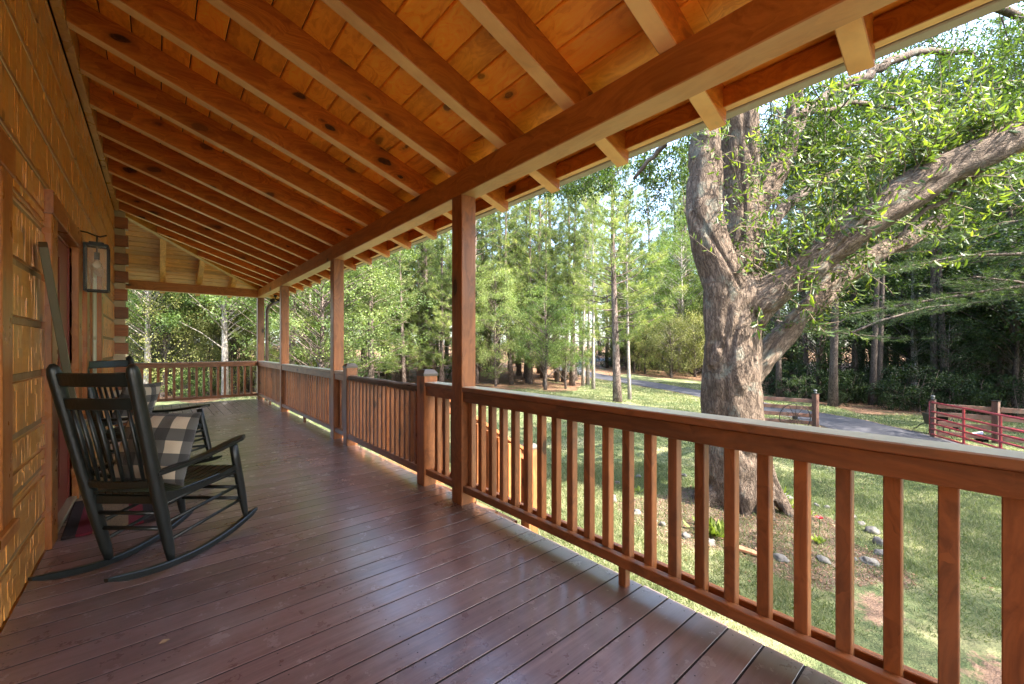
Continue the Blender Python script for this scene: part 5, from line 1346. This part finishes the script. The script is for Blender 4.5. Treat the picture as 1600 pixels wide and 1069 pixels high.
litter("leaf_litter", 9000, 3.5, 8, (-.1, 1.2), .045, .02, LIT, "dry leaves and bark bits in the bed round the oak", lambda x, y, r, n: (bed_mask(x, y) > .4) | (r.uniform(0, 1, n) < .05))
litter("leaf_litter", 26000, 14, 36, (-1.3, 1.5), .11, .05, LIT, "reddish pine straw and leaves under the trees", lambda x, y, r, n: (straw_mask(x, y) > .3) & (road_dist(x, y) > HW))

# ---- stones round the oak
def stone(px, py, w_, h_, label, group=None, seed=0, flat=.6):
    x, y, z, d = at(px, py); r = np.random.default_rng(seed); bm = bmesh.new(); bmesh.ops.create_icosphere(bm, subdivisions=3, radius=1)
    sx, sz = w_ * .8 * d / 648 / 2, h_ * .8 * d / 648 / 2; off = r.uniform(0, 50)
    for v in bm.verts:
        n_ = mn.noise(v.co * 1.3 + Vector((off, 0, 0))) * .45 + mn.noise(v.co * 4 + Vector((0, off, 0))) * .12; v.co *= 1 + n_
        v.co = Vector((v.co.x * sx, v.co.y * sx * .75, v.co.z * sz))
    me = bpy.data.meshes.new("stone"); bm.to_mesh(me); bm.free(); me.materials.append(STONE); me.polygons.foreach_set("use_smooth", [True] * len(me.polygons))
    o = bpy.data.objects.new("stone", me); C.objects.link(o); o.location = (x, y, z + sz * .45); o.rotation_euler = (0, 0, r.uniform(0, 3)); tag(o, label, "stone", group); return o
STONE = simple("field_stone", (.125, .115, .10), .85, var=.35, scale=9, bump=.6, bscale=25)
sl = [(645, 510, 62, 46, "rounded grey stone in front of the bright leafy plant"), (985, 588, 98, 40, "broad flat grey stone at the front of the bed below the oak's right side"),
 (1190, 598, 84, 32, "long pale stone at the front of the bed, third from the right corner"), (1410, 600, 96, 40, "wide pale stone at the front right corner of the stone ring"),
 (1460, 560, 60, 42, "tan stone stacked at the right corner of the ring"), (1452, 505, 62, 60, "upright grey stone on the right side of the ring"),
 (1425, 452, 84, 50, "large weathered grey stone near the back right of the ring"), (1370, 420, 46, 26, "small brown stone at the back right end of the ring"),
 (1000, 290, 92, 26, "flat slab stone right behind the oak's roots"), (525, 480, 66, 40, "pale stone left of the rounded grey stone in front of the oak"),
 (415, 425, 40, 32, "small pink-grey stone on the left front of the ring"), (290, 368, 50, 40, "brown stone on the left side of the ring"), (180, 300, 40, 60, "tall pale stone at the far left of the ring")]
for i, (x, y, a, b_, lb_) in enumerate(sl): stone(900 + x * .325, 680 + (y + b_ * .35) * .325, a * .325, b_ * .325, lb_, None, i + 1)
for i, (x, y) in enumerate(((380, 418), (1205, 352), (1155, 342), (1335, 400), (1340, 602), (1110, 602), (360, 192), (300, 205), (520, 200), (200, 235))):
    stone(900 + x * .325, 680 + y * .325, 11, 8, "small pale stone half sunk along the ring round the oak", "small stones round the oak", 40 + i)
# wood chunk
x, y, z, d = at(900 + 805 * .325, 680 + 570 * .325); mb = MB(); mb.tube([(-.16, 0, .03), (-.05, .01, .035), (.08, 0, .03), (.17, -.01, .02)], [.02, .045, .04, .01], 7, sq=.6)
o = mb.build("wood_chunk", simple("orange_wood", (.36, .17, .085), .8, var=.3, scale=20)); o.location = (x, y, z); o.rotation_euler = (0, 0, R(-75)); tag(o, "split orange piece of wood lying on the stone ring before the oak", "piece of wood")
# plants in the bed
def rosette(px, py, h_, n_, label, wl=.4, seed=3):
    x, y, z, d = at(px, py); r = np.random.default_rng(seed); root = empty("bed_plant", (x, y, z), 0, label, "plant"); H = h_ * d / 648
    a = r.uniform(0, 6.28, n_); el = r.uniform(.35, 1.35, n_); D = np.stack([np.cos(a) * np.cos(el), np.sin(a) * np.cos(el), np.sin(el)], 1); P = r.normal(size=(n_, 3)) * np.array([.35, .35, .0]) * H + np.array([0, 0, .0]) + D * H * .25
    S = unit(np.cross(D, np.array([0, 0, 1.0]) + rdir(r, n_) * .2)); L_ = H * r.uniform(.5, .9, n_); vs, f = leaf_geo(P, D, S, L_, L_ * wl, .3); rr_ = r.uniform(0, 1, n_); np_mesh("leaves", vs, f, LM['bedplant'], root, np.concatenate([rr_, rr_]))
    st_ = MB()
    for i in range(0, n_, 4): st_.tube([(P[i][0] * .6, P[i][1] * .6, -.01), tuple(P[i])], [.004, .003], 4, caps=False)
    st_.build("stem", simple("green_stem", (.10, .16, .04), .6), root)
B_ = lambda x, y: (900 + x * .325, 680 + y * .325)
rosette(*B_(660, 480), 26, 60, "bright green leafy clump in front of the oak's trunk", seed=1)
rosette(*B_(1000, 350), 15, 30, "small light green plant by the oak's right root", seed=2)
rosette(*B_(1165, 520), 12, 30, "light green plant near the red flower in the bed", seed=3)
rosette(*B_(1120, 385), 9, 16, "small seedling behind the oak's right root", seed=4)
rosette(*B_(285, 275), 10, 20, "low green plant on the left of the bed", seed=5)
rosette(*B_(950, 300), 18, 16, "thin upright plant beside the flat slab stone", seed=6, wl=.3)
x, y, z, d = at(*B_(1170, 480)); fl_ = empty("red_flower", (x, y, z), 0, "single small red flower in the bed right of the oak", "flower")
mb = MB(); mb.tube([(0, 0, 0), (.01, 0, .10), (.0, 0, .17)], .004, 5, caps=False); mb.build("stem", simple("flower_stem", (.08, .13, .03), .6), fl_)
v_, f_ = leaf_geo(np.zeros((9, 3)) + [0, 0, .17], unit(np.stack([np.cos(np.arange(9) * .7), np.sin(np.arange(9) * .7), np.full(9, .6)], 1)), unit(np.stack([-np.sin(np.arange(9) * .7), np.cos(np.arange(9) * .7), np.zeros(9)], 1)), .05, .03)
np_mesh("petals", v_, f_, simple("red_petal", (.5, .02, .03), .5), fl_)

# ---- rail fence left of the driveway, red gate right of it
def fence_post(px, py, h_, label, w_=.13, lamp=True):
    x, y, z, d = at(px, py); root = empty("fence_post", (x, y, z), R(-20), label, "post", "fence posts by the driveway")
    mb = MB(); mb.cur = rnd.random(); mb.box(-w_ / 2, w_ / 2, -w_ / 2, w_ / 2, -.15, h_, .006); mb.build("shaft", w_dark(2), root)
    mb = MB(); mb.box(-w_ * .62, w_ * .62, -w_ * .62, w_ * .62, h_ + .001, h_ + .02, .003); mb.build("cap", MAT['black'], root)
    if lamp:
        mb = MB(); mb.tube([(0, 0, h_ + .02), (0, 0, h_ + .03), (0, 0, h_ + .09), (0, 0, h_ + .095), (0, 0, h_ + .115), (0, 0, h_ + .135)], [.045, .036, .036, .055, .04, .004], 8); mb.build("post_light", simple("weathered_grey_metal", (.10, .10, .095), .5, .4), root)
    return root, Vector((x, y, z)), d
rp, pA, dA = fence_post(1274, 668, 1.06, "brown fence post with grey post light left of the driveway gap", .14)
pB = Vector(at(1135, 658)[:3])
fn = empty("rail_fence", tuple(pA), 0, "brown four-rail fence between the oak and the driveway", "fence")
for i, z in enumerate((.13, .36, .59, .82)):
    mb = MB(); mb.cur = rnd.random(); a = Vector((0, 0, z)); b_ = pB - pA; b_.z = pB.z - pA.z + z; u = (b_ - a).normalized(); mb.beam(a + u * .075, b_, .035, .115); mb.build("rail", w_dark(0), fn)
mb = MB(); q = pB - pA; mb.box(q.x - .06, q.x + .06, q.y - .06, q.y + .06, q.z - .15, q.z + 1.0); mb.build("end_post", w_dark(2), fn)
def wheel(loc, rz, rad, label, spokes=12, group="wagon wheels by the fences"):
    root = empty("wagon_wheel", loc, rz, label, "wagon wheel", group); n = 32
    mb = MB(); mb.tube([(rad * math.cos(6.2832 * i / n), 0, rad * math.sin(6.2832 * i / n)) for i in range(n + 1)], .012, 6, caps=False); mb.build("rim", MAT['black'], root)
    mb = MB(); mb.tube([(0, -.06, 0), (0, .06, 0)], .06, 12); mb.build("hub", MAT['black'], root)
    for i in range(spokes):
        a = 6.2832 * i / spokes + .13; mb = MB(); mb.tube([(.055 * math.cos(a), 0, .055 * math.sin(a)), (rad * math.cos(a), 0, rad * math.sin(a))], .007, 5); mb.build("spoke", MAT['black'], root)
    return root
ang = math.atan2((pB - pA).y, (pB - pA).x)
px_, py_ = 1224, 655; t_ = .44
cwp = pA.lerp(pB, .28); wheel((cwp.x - .12 * math.sin(-ang) * 0 - .10 * sdir.x, cwp.y - .14, cwp.z + .27), ang, .44, "black iron wagon wheel leaning against the brown rail fence")
r2, pC, dC = fence_post(1458, 684, 1.10, "dark fence post with light behind the left end of the red gate", .10)
r3, pD, dD = fence_post(1556, 693, 1.16, "thick dark flat-capped fence post behind the middle of the red gate", .13, False)
f2 = empty("rail_fence", tuple(pC), 0, "dark board fence in the shade behind the red gate", "fence")
pE = pD + (pD - pC) * 2.2; pE.z = gz(pE.x, pE.y)
for z in (.15, .42, .69, .93):
    for (a_, b2_) in ((pC, pD), (pD, pE)):
        mb = MB(); mb.cur = rnd.random(); a = a_ - pC + Vector((0, 0, z)); b_ = b2_ - pC + Vector((0, 0, z)); u = (b_ - a).normalized(); mb.beam(a + u * .09, b_ - u * .09, .03, .13); mb.build("rail", w_dark(0), f2)
# tube gate, swung open toward the camera
redm = simple("red_gate_paint", (.36, .028, .034), .45, var=.15)
hA = Vector(at(1453, 683)[:3]); dd1 = (hA.xy.length); t1 = (1640 - 800) / 648; hB = U(1760, 544, dl(hA.x, hA.y)[0] * .56); hB.z = gz(hB.x, hB.y)
gt_ = empty("red_gate", tuple(hA), 0, "red tubular metal farm gate standing open beside the driveway", "gate")
ax = (hB - hA); gl = ax.length; zg = .10; gh = .92
hts = [0, .17, .34, .52, .71, 1.0]
for h_ in hts:
    a = Vector((0, 0, zg + gh * h_)); mb = MB(); mb.tube([a, a + ax], .025, 8); mb.build("bar", redm, gt_, smooth=True)
for q in (0, .27, .50, .70, .86, 1.0):
    a = ax * q + Vector((0, 0, zg)); mb = MB()
    if q in (0, 1.0): mb.tube([a, a + Vector((0, 0, gh))], .022, 8)
    else: mb.beam(a + Vector((0, 0, 0)), a + Vector((0, 0, gh)), .07, .03, .004, up=tuple(Vector((-ax.y, ax.x, 0)).normalized()))
    mb.build("upright", redm, gt_, smooth=(q in (0, 1.0)))
# things behind the gate
x, y, z, d = at(1478, 684); wb = empty("wheelbarrow", (x + .35, y + .25, z), R(25), "old black metal cart with curved handles behind the red gate", "cart")
mb = MB(); a_ = [(-.3, -.2, .62), (.3, -.2, .62), (.3, .2, .62), (-.3, .2, .62), (-.22, -.15, .30), (.22, -.15, .30), (.22, .15, .30), (-.22, .15, .30)]
mb.add(a_, [[4, 5, 6, 7][::-1], [0, 1, 5, 4][::-1], [1, 2, 6, 5][::-1], [2, 3, 7, 6][::-1], [3, 0, 4, 7][::-1], [0, 1, 2, 3]]); mb.build("tub", MAT['black'], wb)
for sg in (-1, 1):
    mb = MB(); mb.tube([(.2, sg * .16, .3), (.4, sg * .17, .25), (.6, sg * .18, .12), (.85, sg * .19, .02)], .014, 6); mb.build("handle", MAT['black'], wb)
    mb = MB(); mb.tube([(-.1, sg * .15, .3), (-.14, sg * .16, .0)], .014, 6); mb.build("leg", MAT['black'], wb)
x, y, z, d = at(1510, 688); wheel((x + .2, y + .2, z + .30), R(-20), .36, "black iron wagon wheel standing behind the middle of the red gate")
x, y, z, d = at(1529, 690); bk = empty("bucket", (x + .1, y + .1, z), 0, "tipped white bucket in the grass behind the red gate", "bucket")
mb = MB(); mb.tube([(0, 0, .12), (.0, -.20, .16)], [.10, .13], 14); mb.build("pail", simple("white_plastic", (.6, .58, .6), .5), bk)
mb = MB(); mb.tube([(-.13, -.2, .16), (-.1, -.25, .05), (0, -.27, .02), (.1, -.25, .05), (.13, -.2, .16)], .004, 5); mb.build("bail", MAT['black'], bk)
x, y, z, d = at(1543, 692); mb = MB(); mb.tube([(-.14, 0, .0), (-.12, 0, .14), (-.05, 0, .22), (.05, 0, .22), (.12, 0, .14), (.14, 0, 0)], .035, 8); mb.tube([(0, -.12, .1), (0, .12, .1)], .11, 12)
o = mb.build("iron_plow_part", MAT['black'], smooth=True); o.location = (x + .15, y + .1, z); tag(o, "dark rounded iron farm piece between the white bucket and the thick post", "farm iron")
